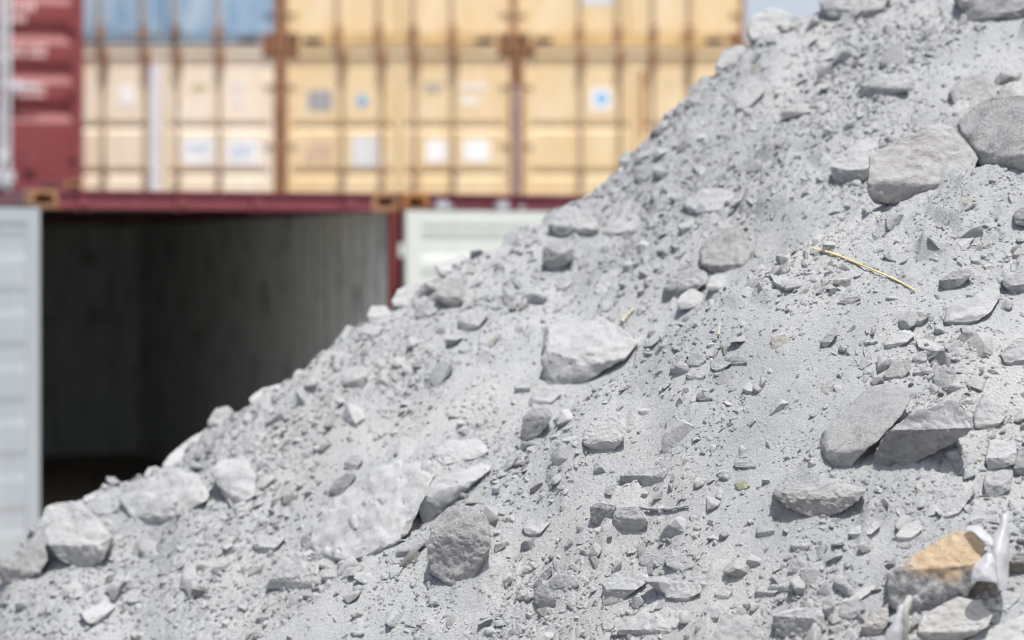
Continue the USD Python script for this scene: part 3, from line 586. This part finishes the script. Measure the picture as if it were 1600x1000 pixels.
R('pale rounded rock half buried in mid near slope', 'grey', [(1180,832),(1184,812),(1206,806),(1212,830)], [(1184,840),(1206,841)], kt=1.0)
R('small olive green stone on the near slope', 'greenish', [(1149,757),(1164,749),(1173,757),(1166,763)], [(1153,765),(1161,768)], name='stone', kt=1.0)
R('flat grey chip above the olive green stone', 'grey', [(1145,722),(1182,722),(1182,729)], [(1150,730),(1178,734)], name='stone', kt=1.2)
R('dark sharp stone near the crest above the white topped diamond', 'dark', [(1088,618),(1092,611),(1115,623)], [(1090,626),(1104,630)], kt=.9)
R('big dark round boulder standing over the bottom edge', 'speckled', [(672,816),(694,792),(740,788),(766,812),(745,822),(700,826)], [(667,850),(668,896),(690,917),(728,920),(752,898),(768,856)], name='boulder', kt=1.1, kb=.10, div=26, rough=1.0, round_=3)
R('long angular grey slab on the near crest above the dark round boulder', 'grey', [(655,778),(676,748),(752,723),(774,728),(730,754),(696,774)], [(654,795),(658,815),(669,823),(692,794),(748,748)], name='boulder', kt=1.4, kb=.35, div=22, rough=.8)
R('rounded rock beside the dark round boulder', 'grey', [(500,900),(520,884),(545,888),(535,902)], [(506,910),(530,908)], kt=1.2)
R('flat rock tilted under the long angular slab', 'grey', [(600,872),(625,858),(640,868),(620,880)], [(606,882),(622,884)], kt=1.2)
R('pale wedge stone leaning on the dark round boulder', 'warm', [(744,894),(752,886),(776,894),(770,904)], [(746,908),(762,912)], name='stone', kt=.9)
R('small grey stone on the near crest by the pebbles', 'grey', [(1046,576),(1053,556),(1070,556),(1068,578)], [(1050,584),(1066,587)], name='stone', kt=.9)
R('pale pebble in the row of three near the crest', 'pale', [(1071,586),(1082,575),(1104,584),(1096,590)], [(1076,595),(1097,594)], name='stone', kt=1.1, round_=4)
R('brownish grey stone behind the pale pebble', 'grey', [(1074,570),(1076,556),(1090,549),(1106,558),(1094,570)], [(1078,576),(1094,576)], name='stone', kt=.9)
R('bluish slab stone in the row of three near the crest', 'grey', [(1110,570),(1117,558),(1143,567),(1126,577)], [(1112,577),(1124,584)], name='stone', kt=1.2)
R('dark chip beside the bluish slab stone', 'dark', [(1130,560),(1156,558),(1169,566)], [(1138,570),(1157,573)], name='stone', kt=1.2)
R('dark rock with a white chip at its foot, beyond the straw tip', 'dark', [(1468,438),(1486,424),(1514,417),(1521,428),(1492,436)], [(1470,448),(1482,455),(1501,447)], kt=1.1, kb=.5, div=18)
R('wide dust covered slab with a dark broken lip', 'grey', [(1474,502),(1480,480),(1520,461),(1560,444),(1565,464),(1545,482),(1518,494)], [(1478,507),(1495,512),(1524,504),(1548,488)], name='boulder', kt=1.55, kb=.7, div=22, rough=.7)
R('dark based rock at the picture edge above the wide slab', 'grey', [(1564,438),(1580,424),(1618,424),(1620,440),(1585,446)], [(1570,450),(1582,460),(1616,458)], kt=1.1, kb=.8, div=18)
R('flat white lidded stone in the middle of the cluster', 'pale', [(1380,539),(1389,524),(1418,513),(1431,522),(1408,536)], [(1385,546),(1396,547),(1422,533)], kt=1.4, kb=.7, div=16)
R('mottled rock above the flat lidded stone', 'speckled', [(1411,498),(1424,486),(1454,488),(1440,502)], [(1416,508),(1428,513),(1442,506)], kt=1.0, div=16)
R('white bumpy stone beside the flat lidded stone', 'white', [(1430,529),(1456,528),(1478,544),(1468,550)], [(1436,542),(1452,554),(1484,554)], kt=1.1, kb=.8, div=16)
R('pinkish pointed rock below the flat lidded stone', 'pinkish', [(1378,589),(1395,566),(1421,559),(1425,576),(1411,588)], [(1384,595),(1410,594)], kt=.9, div=18)
R('smooth blue grey oval stone in the cluster', 'grey', [(1458,592),(1462,574),(1479,569),(1492,586),(1488,602)], [(1463,608),(1484,611)], kt=.6, round_=4, div=16)
R('small round stone between the pointed rock and the oval', 'grey', [(1424,560),(1434,549),(1448,552),(1449,564)], [(1428,570),(1444,570)], name='stone', kt=.8, round_=3)
R('pale small round stone under the small round grey one', 'pale', [(1426,582),(1436,571),(1449,573),(1447,582)], [(1430,588),(1444,587)], name='stone', kt=.9, round_=3)
R('thin upright splinter with a dark side on the near slope', 'grey', [(1282,532),(1300,512),(1311,514),(1300,530)], [(1284,541),(1290,546),(1300,534)], kt=.8, kb=.3)
R('dark flat sliver under the straw', 'dark', [(1307,473),(1322,465),(1341,462),(1347,465)], [(1312,477),(1330,475)], name='stone', kt=1.0)
R('dark thin chip near the middle of the straw', 'dark', [(1380,397),(1389,398),(1401,408)], [(1386,404),(1398,411)], name='stone', kt=.9)
R('large rough rock at the picture edge above the leaning pair', 'grey', [(1564,552),(1584,530),(1625,515),(1630,550),(1600,562)], [(1568,566),(1576,573),(1625,574)], name='boulder', kt=1.0, div=20)
R('dark rounded rock at the picture edge below the speckled boulder', 'dark', [(1583,335),(1590,325),(1620,318),(1624,336),(1600,344)], [(1586,350),(1620,362)], kt=.9, div=16)
R('small beige stone downhill of the pinkish boulder', 'warm', [(1499,316),(1505,307),(1519,309),(1521,320)], [(1502,325),(1518,326)], name='stone', kt=.8)
R('beige stone by the picture edge below the speckled boulder', 'warm', [(1582,398),(1590,388),(1612,384),(1612,396)], [(1584,406),(1608,404)], name='stone', kt=.9)
R('long speckled slab leaning over its darker neighbour, scuffed white on top', 'speckled', [(1284,702),(1285,676),(1320,644),(1356,604),(1394,594),(1424,602),(1425,620),(1400,652),(1360,686),(1326,706)], [(1290,718),(1303,732),(1324,736),(1334,726),(1366,694),(1404,656)], name='boulder', kt=1.5, kb=.5, div=28, rough=.7, round_=3)
R('dark rough boulder behind the long speckled slab', 'dark', [(1385,672),(1416,648),(1476,626),(1504,623),(1521,642),(1490,646),(1430,672)], [(1362,710),(1366,729),(1382,736),(1424,730),(1482,700),(1529,668)], name='boulder', kt=1.2, kb=.42, div=26, rough=1.3)
R('brown faced buried rock below the long speckled slab', 'pinkish', [(1204,767),(1240,760),(1330,751),(1359,764),(1330,772),(1262,776)], [(1222,790),(1242,801),(1284,812),(1326,795)], name='boulder', kt=1.9, kb=.25, div=24, rough=1.1)
R('grey angular rock next to the dark rough boulder', 'grey', [(1520,648),(1536,614),(1570,640),(1573,652),(1545,664)], [(1524,668),(1546,674),(1566,660)], kt=.9, div=18)
R('flat topped block at the picture edge, dark front', 'grey', [(1540,716),(1548,684),(1586,690),(1590,706),(1560,716)], [(1544,736),(1588,725)], name='boulder', kt=1.6, kb=.3, div=18)
R('grey block under the flat topped one at the picture edge', 'grey', [(1537,754),(1541,739),(1585,735),(1582,750),(1560,758)], [(1540,772),(1553,779),(1580,765)], kt=1.0, kb=.2, div=18)
R('dark stone at the picture edge between the two blocks', 'dark', [(1584,732),(1592,700),(1624,688),(1622,726)], [(1586,742),(1620,748)], kt=.9, div=16)
BR = R('grey speckled boulder with a broken ochre orange top under the plastic bag', 'ochre_boulder', [(1400,884),(1432,880),(1476,856),(1504,823),(1521,828),(1546,852),(1530,866),(1480,888),(1440,889)], [(1386,895),(1389,948),(1420,966),(1456,954),(1512,938),(1542,880)], name='boulder', kt=1.2, kb=.12, div=30, rough=.8, round_=1)
R('dark brown stone under the plastic bag', 'brown', [(1513,922),(1518,907),(1560,906),(1562,922)], [(1514,936),(1546,941),(1560,932)], kt=.4, kb=.1, div=16, round_=3)
R('pale slab with a yellowish top under the orange topped boulder', 'warm', [(1433,988),(1441,960),(1496,932),(1533,940),(1553,962),(1500,988)], [(1430,1016),(1490,1016),(1550,980)], name='boulder', kt=1.3, kb=.4, div=24)
R('large pale slab in the bottom corner', 'pale', [(1494,1008),(1560,972),(1640,950),(1640,1010),(1560,1016)], [(1500,1030),(1630,1030)], name='boulder', kt=1.3, div=20)
R('long dark edged stone uphill of the bottom corner slab', 'grey', [(1548,950),(1576,931),(1594,927),(1592,936),(1566,954)], [(1554,960),(1572,954)], kt=1.2, div=16)
R('brown grey rock at the picture edge beside the plastic bag', 'brown', [(1575,880),(1586,866),(1620,862),(1622,880)], [(1578,896),(1620,900)], kt=.8, div=16)
R('angular block with a shaded side at the bottom edge', 'grey', [(1207,962),(1216,956),(1248,948),(1285,952),(1270,966)], [(1212,994),(1262,998),(1293,984)], name='boulder', kt=1.4, kb=.2, div=20)
R('grey faced stone beside the angular bottom block', 'grey', [(1308,962),(1313,947),(1340,931),(1354,950)], [(1310,970),(1334,968)], kt=.7, div=16)
R('long pale tilted stone uphill of the angular bottom block', 'pale', [(1304,944),(1336,924),(1372,911),(1370,918),(1340,934)], [(1308,951),(1342,938)], kt=1.3, div=16)
R('rough grey rock beside the twig at the bottom edge', 'warm', [(1344,980),(1366,958),(1388,943),(1389,964)], [(1352,996),(1376,993),(1388,976)], kt=.9, div=18, rough=1.2)
R('stone with a dark hollow at its foot', 'grey', [(1230,894),(1237,879),(1257,875),(1260,892)], [(1234,902),(1254,901)], kt=.9, div=14)
R('pale flat stone uphill of the dark footed stone', 'pale', [(1234,852),(1240,843),(1268,843),(1264,854)], [(1242,862),(1260,860)], kt=1.2, div=14, name='stone')
R('long flat slab below the dark footed stone', 'grey', [(1198,918),(1216,904),(1252,907),(1252,913)], [(1204,928),(1240,924)], kt=1.5, div=16)
R('upright narrow pale stone at the bottom among blocks', 'pale', [(1286,952),(1287,938),(1296,927),(1305,947)], [(1287,964),(1300,970)], name='stone', kt=.5, div=14)
R('grey rock corner showing through dust below the leaning pair', 'grey', [(1476,808),(1488,792),(1516,768),(1527,764),(1514,782)], [(1478,813),(1500,800)], kt=1.0, div=18)
R('pale rock lid half buried in dust left of the orange topped boulder', 'pale', [(1324,834),(1332,824),(1368,811),(1379,822),(1356,830)], [(1336,844),(1362,834)], kt=1.5, div=18)
R('whitish chalky rock uphill of the orange topped boulder', 'white', [(1398,838),(1412,820),(1436,812),(1442,826),(1424,840)], [(1404,846),(1424,848)], kt=1.3, div=18)
R('low grey stone at the near crest by the white fine grained rock', 'grey', [(1162,448),(1170,434),(1196,436),(1202,442)], [(1166,452),(1184,451)], kt=1.1)
R('rose tinted crest stone just beyond the straw end', 'pinkish', [(1208,426),(1220,412),(1236,414),(1232,424)], [(1212,430),(1230,430)], kt=1.1)
#--- dust banked up behind and around the rocks, and stones buried under it
def window(cx, cy, R):
    i0, i1 = np.searchsorted(xs, [cx-R, cx+R]); j0, j1 = np.searchsorted(ys, [cy-R, cy+R]); return slice(i0, i1), slice(j0, j1)
for cx, cy, r in rock_at:
    ux, uy = .35*r, .62*r
    w = window(cx+ux, cy+uy, 2.6*r); X, Y_ = PX[w], PY[w]
    d2 = ((X-cx-ux)/r)**2 + ((Y_-cy-uy)/r)**2
    PZ[w] += .20*r*np.exp(-d2*1.3)*(.8+.4*noise(np.stack([X*14, Y_*14, 0*X], -1), 61))
hr = np.random.default_rng(55)
for k in range(1000):
    cy = hr.uniform(5.8, 10.0); cx = hr.uniform(-.25, .25)*cy
    if noise(np.array([[cx*2.2, cy*2.2, .5]]), 77)[0] < hr.uniform(.2, .75): continue
    r = .014 + .020*min(hr.pareto(1.8), 3)
    w = window(cx, cy, 1.8*r); X, Y_ = (PX[w]-cx)/r, (PY[w]-cy)/r
    if X.size == 0: continue
    top = hr.uniform(.25, .75)*np.ones_like(X) + hr.normal(0, .28)*X + hr.normal(.1, .28)*Y_
    a0 = hr.uniform(0, 6.28)
    for q in range(int(hr.integers(4, 7))):
        a1 = a0 + q*6.28/5 + hr.normal(0, .25); st = hr.uniform(1.3, 3.8)
        top = np.minimum(top, st*(hr.uniform(.6, 1.0) - (X*math.cos(a1)+Y_*math.sin(a1))))
    top = top + .30*(fbm(np.stack([X*1.6+k, Y_*1.6, 0*X], -1), 3, k % 97) - .5)*(top > -.2)
    PZ[w] += np.clip(top, 0, None)*r*.8
surf = RegularGridInterpolator((xs, ys), PZ, bounds_error=False, fill_value=-5)
keep = PZ > ground_height(PX, PY) - .12
ff = grid_faces(len(xs), len(ys)); ff = ff[keep.ravel()[ff].any(1)]
used = np.unique(ff); remap = np.full(PX.size, -1); remap[used] = np.arange(len(used))
pv = np.stack([PX, PY, PZ], -1).reshape(-1, 3)[used]
tag(obj('ore_heap', trimesh.Trimesh(pv, remap[ff], process=False), 'dust', smooth=True),
    'sloping heap of pale grey crushed ore dust and rubble', 'heap', kind='structure')

#--- the other stones, each its own thing, labelled by what lies next to it
rng = np.random.default_rng(7)
VAR = []
def stone_variant(i, sub=True):
    r = np.random.default_rng(100+i)
    k = int(r.integers(9, 15)); p = r.normal(size=(k, 3)); p /= np.linalg.norm(p, axis=1)[:, None]
    p = p*r.uniform(.8, 1.1, (k, 1))*np.array([1, r.uniform(.6, .95), r.uniform(.35, .8)])
    v, f = _hull(p)
    if not sub: return trimesh.Trimesh(v, f, process=True)
    return rocky(p, 500+i, 1.15, 11, 1)
FORM = []
VAR = [stone_variant(i) for i in range(24)]
for i in range(24): e = np.sort(VAR[i].extents)[::-1]; FORM.append('flat' if e[2]/e[0] < .42 else 'slender' if e[1]/e[0] < .68 else 'chunky')
def normal_at(x, y):
    e = .04
    gx_, gy_ = float(hz(x+e, y)-hz(x-e, y))/(2*e), float(hz(x, y+e)-hz(x, y-e))/(2*e)
    n = np.array([-gx_, -gy_, 1.0]); return n/np.linalg.norm(n)
def frame_for(n, spin, tip):
    a = np.cross(n, [math.cos(spin), math.sin(spin), .1]); a /= np.linalg.norm(a); b = np.cross(n, a)
    M = np.stack([a, b, n], 1)
    return M @ trimesh.transformations.euler_matrix(tip[0], tip[1], 0)[:3, :3]
HP = np.array([h[:4] for h in hero_px]); HL = [h[4] for h in hero_px]
def free(u, v, r):
    return (((u-HP[:, 0])/(HP[:, 2]*.9+r))**2 + ((v-HP[:, 1])/(HP[:, 3]*.9+r))**2).min() > 1
SHORT = [  # things to steer by, as short phrases
    ('the pinkish boulder', 1442, 255), ('the round speckled boulder', 1560, 215), ('the overhanging dark boulder', 1560, 20), ('the flattened round boulder', 895, 350), ('the cube shaped block', 920, 555),
    ('the huge dust covered boulder', 570, 800), ('the dark round boulder', 720, 855), ('the long angular slab', 715, 765), ('the large pale block', 258, 775), ('the craggy bluish faced boulder', 115, 835),
    ('the leaning bluish slab', 365, 755), ('the white topped diamond rock', 943, 680), ('the touching pair of blocks', 960, 812), ('the large triangular slab', 1020, 965), ('the broad flat topped block', 978, 918),
    ('the long speckled slab', 1352, 665), ('the dark rough boulder', 1445, 685), ('the brown faced buried rock', 1280, 785), ('the orange topped boulder', 1465, 895), ('the yellow straw', 1350, 425),
    ('the wide slab with a dark lip', 1520, 478), ('the dark oblong rock', 1070, 445), ('the rounded beige rock', 1132, 388), ('the smooth blue grey oval stone', 1475, 590), ('the olive green stone', 1160, 758),
    ('the row of three pebbles', 1098, 572), ('the angular bottom block', 1250, 972), ('the bright white wedge', 1172, 148), ('the pinkish rounded rock', 702, 458), ('the wedge with the dark foot', 553, 590),
    ('the smooth skyline rock', 300, 700), ('the long flat slab with a dark front', 1384, 132), ('the rock pocket at the red post', 640, 465), ('the plastic bag', 1545, 865), ('the egg shaped stone', 882, 908), ('the thin upright splinter', 1297, 528)]
SP = np.array([s[1:] for s in SHORT], float)
def place_word(u, v, k):
    du, dv = u-SP[k, 0], v-SP[k, 1]; a = math.degrees(math.atan2(-dv, du)) % 360
    return ['just right of', 'up and right of', 'straight above', 'up and left of', 'just left of', 'down and left of', 'straight below', 'down and right of'][int((a+22.5)//45) % 8]
made, seen_labels = [], {}
TONES = [('grey', 'grey'), ('pale', 'pale'), ('dark', 'dark grey'), ('pinkish', 'pinkish'), ('grey', 'grey'), ('pale', 'pale'), ('warm', 'beige')]
def silhouette_row(u): return np.interp(u, [a for a, _ in bgs], [b for _, b in bgs])
tries = 0
while len(made) < 190 and tries < 9000:
    tries += 1
    u, v = rng.uniform(0, 1600), rng.uniform(5, 998)
    if v < silhouette_row(u)+6: continue
    near = v > np.interp(u, [a for a, _ in fgs], [b for _, b in fgs]) + 8
    dens = .25 + .75*float(noise(np.array([[u/170, v/120, 4.2]]), 5)[0] > .5)
    if rng.random() > dens: continue
    r = float(np.clip(9*rng.pareto(1.6)+9.5, 9, 44))
    if not free(u, v, r*.8) or any((u-a)**2+(v-b)**2 < (1.1*(r+c))**2 for a, b, c in made): continue
    Y = ray(u, v)
    if Y is None: continue
    made.append((u, v, r))
    w = at(u, v, Y); n = normal_at(w[0], w[1]); i = int(rng.integers(24)); rad = r*Y/F
    M = frame_for(n, rng.uniform(0, 6.28), rng.normal(0, .3, 2))
    m = VAR[i].copy(); m.vertices = (np.array(m.vertices)*rad*rng.uniform(.85, 1.15, 3)) @ M.T
    lift = (np.array(m.vertices) @ n).max()
    m.vertices = np.array(m.vertices) + w + n*(lift*rng.uniform(-.35, .25))
    tone, word = TONES[int(rng.integers(len(TONES)))]
    pr = placed('stone', m, tone, smooth=35)
    k = int(np.argmin(((SP - [u, v])**2).sum(1)))
    size = 'large' if r > 24 else 'fist sized' if r > 13.5 else 'small'
    lab = f'{size} {FORM[i]} {word} stone {place_word(u, v, k)} {SHORT[k][0]}'
    d = ((u-SP[k, 0])**2+(v-SP[k, 1])**2)**.5
    seen_labels.setdefault(lab, []).append((d, pr))
for lab, lst in seen_labels.items():
    lst.sort(key=lambda t: t[0])
    for j, (d, pr) in enumerate(lst):
        tag(pr, lab.replace('large', 'big').replace('fist sized', 'fist-sized') + (('' if len(lst) == 1 else ', nearer' if len(lst) == 2 and j == 0 else ', farther' if len(lst) == 2 else [', nearest', ', second', ', third', ', farthest'][min(j, 3)])), 'stone', 'small stones on the heap')

#--- crumbs and grit, past counting
def instancer(name, label, count, seed, rmin, rmax, power, cond, tones, lift=.25):
    r = np.random.default_rng(seed)
    path = f'/World/{name}'
    pi = UsdGeom.PointInstancer.Define(stage, path)
    protos = []
    for k in range(12):
        pp = f'{path}/pebble_{k:03d}' if k else f'{path}/pebble'
        m = stone_variant(60+k, False) if rmax < .012 else rocky(np.array(stone_variant(60+k, False).vertices), 800+k, 1.0, 5, 1)
        usdkit.mesh(stage, pp, m, f'/World/Looks/{tones[k % len(tones)]}', smooth=False if rmax < .012 else 30); protos.append(pp)
    pi.CreatePrototypesRel().SetTargets([Sdf.Path(p) for p in protos])
    pos, rad = [], []
    tot = 0
    while tot < count:
        n = 200000
        y = r.uniform(5.7, 10.0, n); x = r.uniform(-.26, .26, n)*y
        pr_ = cond(x, y); k = r.random(n) < pr_
        x, y = x[k], y[k]
        pos.append(np.stack([x, y, hz(x, y)], -1)); tot += len(x)
    pos = np.vstack(pos)[:count]
    rad = rmin*(1-r.random(count)*(1-(rmin/rmax)**power))**(-1/power)
    if rmax > .03: rad = np.where(r.random(count) < .35, rad*(1 + .9*hot(pos[:, 0], pos[:, 1])), rad)
    e = .02
    gx_, gy_ = (hz(pos[:, 0]+e, pos[:, 1])-hz(pos[:, 0]-e, pos[:, 1]))/(2*e), (hz(pos[:, 0], pos[:, 1]+e)-hz(pos[:, 0], pos[:, 1]-e))/(2*e)
    nn = np.stack([-gx_, -gy_, np.ones(count)], -1); nn /= np.linalg.norm(nn, axis=1)[:, None]
    pos = pos + nn*(rad*r.uniform(-.4, lift, count))[:, None]
    # orientation: spin about the slope's normal with a wobble
    axis = nn + r.normal(0, .35, nn.shape); axis /= np.linalg.norm(axis, axis=1)[:, None]
    q1 = np.stack([1+axis[:, 2], -axis[:, 1], axis[:, 0], 0*axis[:, 0]], -1); q1 /= np.linalg.norm(q1, axis=1)[:, None]   # takes z to axis
    a = r.uniform(0, 2*math.pi, count)/1; q2 = np.stack([np.cos(a/2), 0*a, 0*a, np.sin(a/2)], -1)
    w1, x1, y1, z1 = q1.T; w2, x2, y2, z2 = q2.T
    q = np.stack([w1*w2-x1*x2-y1*y2-z1*z2, w1*x2+x1*w2+y1*z2-z1*y2, w1*y2-x1*z2+y1*w2+z1*x2, w1*z2+x1*y2-y1*x2+z1*w2], -1)
    pi.CreatePositionsAttr(Vt.Vec3fArray.FromNumpy(pos.astype(np.float32)))
    pi.CreateScalesAttr(Vt.Vec3fArray.FromNumpy(np.repeat(rad[:, None], 3, 1).astype(np.float32)*r.uniform(.62, 1.35, (count, 3)).astype(np.float32)))
    pi.CreateOrientationsAttr(Vt.QuathArray.FromNumpy(np.roll(q, -1, 1).astype(np.float16)))
    pi.CreateProtoIndicesAttr(Vt.IntArray.FromNumpy(r.integers(0, 12, count).astype(np.int32)))
    tag(pi.GetPrim(), label, name.split('_')[-1], kind='stuff')
HOT = [(1250, 930, 110), (1000, 930, 130), (1420, 970, 90), (1480, 560, 80), (1100, 560, 60), (520, 880, 90), (400, 640, 90), (700, 440, 80), (1050, 330, 110), (1350, 110, 130), (1200, 250, 80), (150, 830, 120),
       (1580, 700, 80), (640, 930, 90), (1080, 510, 60), (880, 720, 50), (450, 720, 80), (1330, 40, 90), (1240, 440, 70), (300, 770, 90), (200, 880, 110), (330, 890, 100), (420, 790, 100), (480, 640, 80), (650, 600, 70), (780, 480, 80), (100, 960, 120), (850, 930, 70), (1380, 560, 50), (960, 290, 60), (760, 790, 60), (560, 540, 60), (1560, 860, 80), (1560, 400, 70), (1140, 640, 50)]
HOT += [(u, silhouette_row(u)+14, 42) for u in (90, 170, 250, 340, 420, 500, 580, 660, 740, 820, 900, 980, 1060, 1140, 1220)] + [(u, np.interp(u, [a for a, _ in fgs], [b for _, b in fgs])+12, 34) for u in (560, 640, 720, 800, 880, 960, 1040, 1120, 1200)]
HW = []
for u, v, rr_ in HOT:
    Y = ray(u, v)
    if Y: w = at(u, v, Y); HW.append((w[0], w[1], rr_*Y/F))
def hot(x, y):
    t = np.zeros_like(x)
    for a, b, c in HW: t = np.maximum(t, np.exp(-((x-a)/c)**2 - ((y-b)/(1.25*c))**2))
    return t
def mask(x, y):
    p = np.stack([x, y, 0*x], -1)
    return np.clip(3.0*(fbm(p*2.7, 3, 21) - .40), .06, 1)*np.clip(.3+2.2*(fbm(p*6, 2, 44)-.3), .15, 1)
nearY = lambda x, y: np.where(y < 7.5, .8, 1.0)
instancer('rubble', 'broken pebbles strewn over the grey dust of the heap', 21000, 3, .0050, .036, 1.95, lambda x, y: np.clip((.55+.35*(y > 7.6))*mask(x, y) + 1.3*hot(x, y)**1.5, 0, 1)*nearY(x, y), ['grey', 'dust', 'grey', 'dust', 'pale', 'dust', 'pinkish', 'dust'])
instancer('clods', 'crumbling clods of grey dust all over the heap', 26000, 9, .0055, .022, 2.3, lambda x, y: np.clip(.35 + .8*hot(x, y) + .5*mask(x, y), 0, 1)*nearY(x, y), ['dust'], -.05)
instancer('gravel', 'fine gravel scattered over the grey dust of the heap', 110000, 4, .0024, .0085, 2.6, lambda x, y: np.clip(mask(x, y)*1.3, .1, 1)*nearY(x, y), ['grey', 'dust', 'dust', 'pale', 'white', 'dust', 'pinkish', 'dark'])

#--- straw, twigs, leaf scrap, plastic
def on_heap(px, lift):
    P = []
    for u, v in px:
        Y = ray(u, v); w = at(u, v, Y); P.append(w + np.array([0, -.6, .8])*lift)
    return np.array(P)
sp = on_heap([(1271, 394), (1300, 404), (1350, 425), (1390, 441), (1430, 460)], 0)
t = np.linspace(0, 1, 25)[:, None]; line = sp[0]*(1-t) + sp[-1]*t
line[:, 2] += .012*np.sin(np.linspace(0, math.pi, 25)) + .002*np.sin(np.linspace(0, 9, 25))
need = max(0, float((hz(line[:, 0], line[:, 1]) + .004 - line[:, 2]).max())); line[:, 2] += min(need, .02)
w_ = tube(line, .0035*(1 - .35*np.linspace(0, 1, 25)) + .0008*(np.arange(25) % 8 == 3), 8)
tag(placed('straw', w_, 'straw', True), 'long yellow straw lying across the near grey slope', 'straw')
def stick(px, r, name, material, label, cat_, lift=.01):
    P = on_heap(px, lift); k = 14; t = np.linspace(0, len(P)-1, k)
    L = np.stack([np.interp(t, range(len(P)), P[:, j]) for j in range(3)], 1); L[:, 2] += .0008*np.sin(np.arange(k)*2.1)
    L[:, 2] = np.maximum(L[:, 2], hz(L[:, 0], L[:, 1])+r*.5)
    tag(placed(name, tube(L, r*(1-.3*np.linspace(0, 1, k))*(1+.18*np.sin(np.arange(k)*1.9)), 7), material, True), label, cat_)
stick([(1000, 797), (1024, 800), (1050, 799), (1076, 794)], .0055, 'twig', 'grey', 'dusty grey twig lying beside the touching pair of blocks', 'twig')
stick([(971, 507), (980, 496), (990, 486)], .009, 'leaf_scrap', 'yellowish', 'pale yellow scrap lying uphill of the near crest', 'scrap', .01)
stick([(1122, 528), (1125, 510)], .0035, 'splinter', 'yellowish', 'tiny cream splinter sticking up on the near crest', 'splinter', .012)
def sheet(rows, nu=26, nv=26, wr=.006, seed=1, th=.0012):
    """thin crumpled film through a grid of points"""
    g = np.array(rows, float); a, b = g.shape[:2]
    ku = 3 if a > 3 else a-1; kv = 3 if b > 3 else b-1
    from scipy.interpolate import RectBivariateSpline
    U, V = np.linspace(0, 1, nu), np.linspace(0, 1, nv)
    S = np.stack([RectBivariateSpline(np.linspace(0, 1, a), np.linspace(0, 1, b), g[:, :, k], kx=ku, ky=kv)(U, V) for k in range(3)], -1)
    S = S + wr*2.3*np.stack([fbm(S*24, 4, seed+k)-.5 for k in range(3)], -1)
    v = S.reshape(-1, 3); f = grid_faces(nu, nv)
    m = trimesh.Trimesh(v, f, process=False); n = np.array(m.vertex_normals)
    k = len(v); v2 = np.vstack([v + n*th/2, v - n*th/2]); f2 = np.vstack([f, f[:, ::-1]+k])
    e = trimesh.Trimesh(v, f, process=False); ed = e.edges[trimesh.grouping.group_rows(e.edges_sorted, require_count=1)]
    side = np.vstack([np.stack([ed[:, 1], ed[:, 0], ed[:, 0]+k], 1), np.stack([ed[:, 1], ed[:, 0]+k, ed[:, 1]+k], 1)])
    return trimesh.Trimesh(v2, np.vstack([f2, side]), process=False)
Yb_ = (ray(1530, 945) or 6.2) - .06
def pg(rows, Y0): return [[at(u, v, Y0+d) for u, v, d in r_] for r_ in rows]
bag = cat(
    sheet(pg([[(1563, 803, .06), (1569, 800, .05), (1576, 797, .06)], [(1556, 835, .03), (1567, 836, .0), (1577, 835, .04)], [(1546, 862, .0), (1562, 866, -.03), (1577, 868, .03)], [(1550, 892, -.02), (1563, 896, -.04), (1575, 896, .02)], [(1560, 918, -.03), (1566, 921, -.04), (1571, 922, .0)]], Yb_), 40, 20, .006, 3),
    sheet(pg([[(1508, 826, .085), (1522, 820, .10), (1536, 828, .09)], [(1530, 836, .04), (1540, 832, .05), (1552, 842, .04)], [(1544, 856, .01), (1552, 852, .0), (1561, 858, .01)]], Yb_), 24, 20, .005, 5),
    sheet(pg([[(1538, 866, .0), (1548, 862, -.02), (1560, 868, -.01)], [(1524, 884, -.02), (1542, 884, -.05), (1562, 890, -.03)], [(1518, 900, -.03), (1538, 900, -.06), (1563, 908, -.04)], [(1519, 910, -.03), (1540, 909, -.055), (1560, 916, -.035)]], Yb_), 30, 30, .008, 8))
tag(placed('plastic_bag', bag, 'plastic', True), 'torn white plastic bag draped over the orange topped boulder', 'plastic bag')
Yt = (ray(1416, 996) or 6.1) - .05
tw = tube([at(1421, 934, Yt+.03), at(1416, 950, Yt), at(1413, 972, Yt-.01), at(1411, 1000, Yt), at(1410, 1030, Yt+.02)], [.009, .012, .0125, .013, .013], 9)
tag(placed('twig', tw, 'warm', True), 'thick grey twig standing at the bottom edge before the orange topped boulder', 'twig')
scrap = sheet(pg([[(1402, 948, .0), (1408, 944, -.01), (1414, 948, -.005)], [(1392, 972, -.01), (1401, 972, -.03), (1411, 974, -.012)], [(1384, 996, -.01), (1396, 1000, -.035), (1409, 1004, -.014)], [(1384, 1024, .0), (1398, 1026, -.02), (1409, 1028, -.01)]], Yt), 26, 20, .006, 17)
tag(placed('plastic_scrap', scrap, 'plastic', True), 'bluish white plastic scrap hanging on the thick twig', 'plastic scrap')
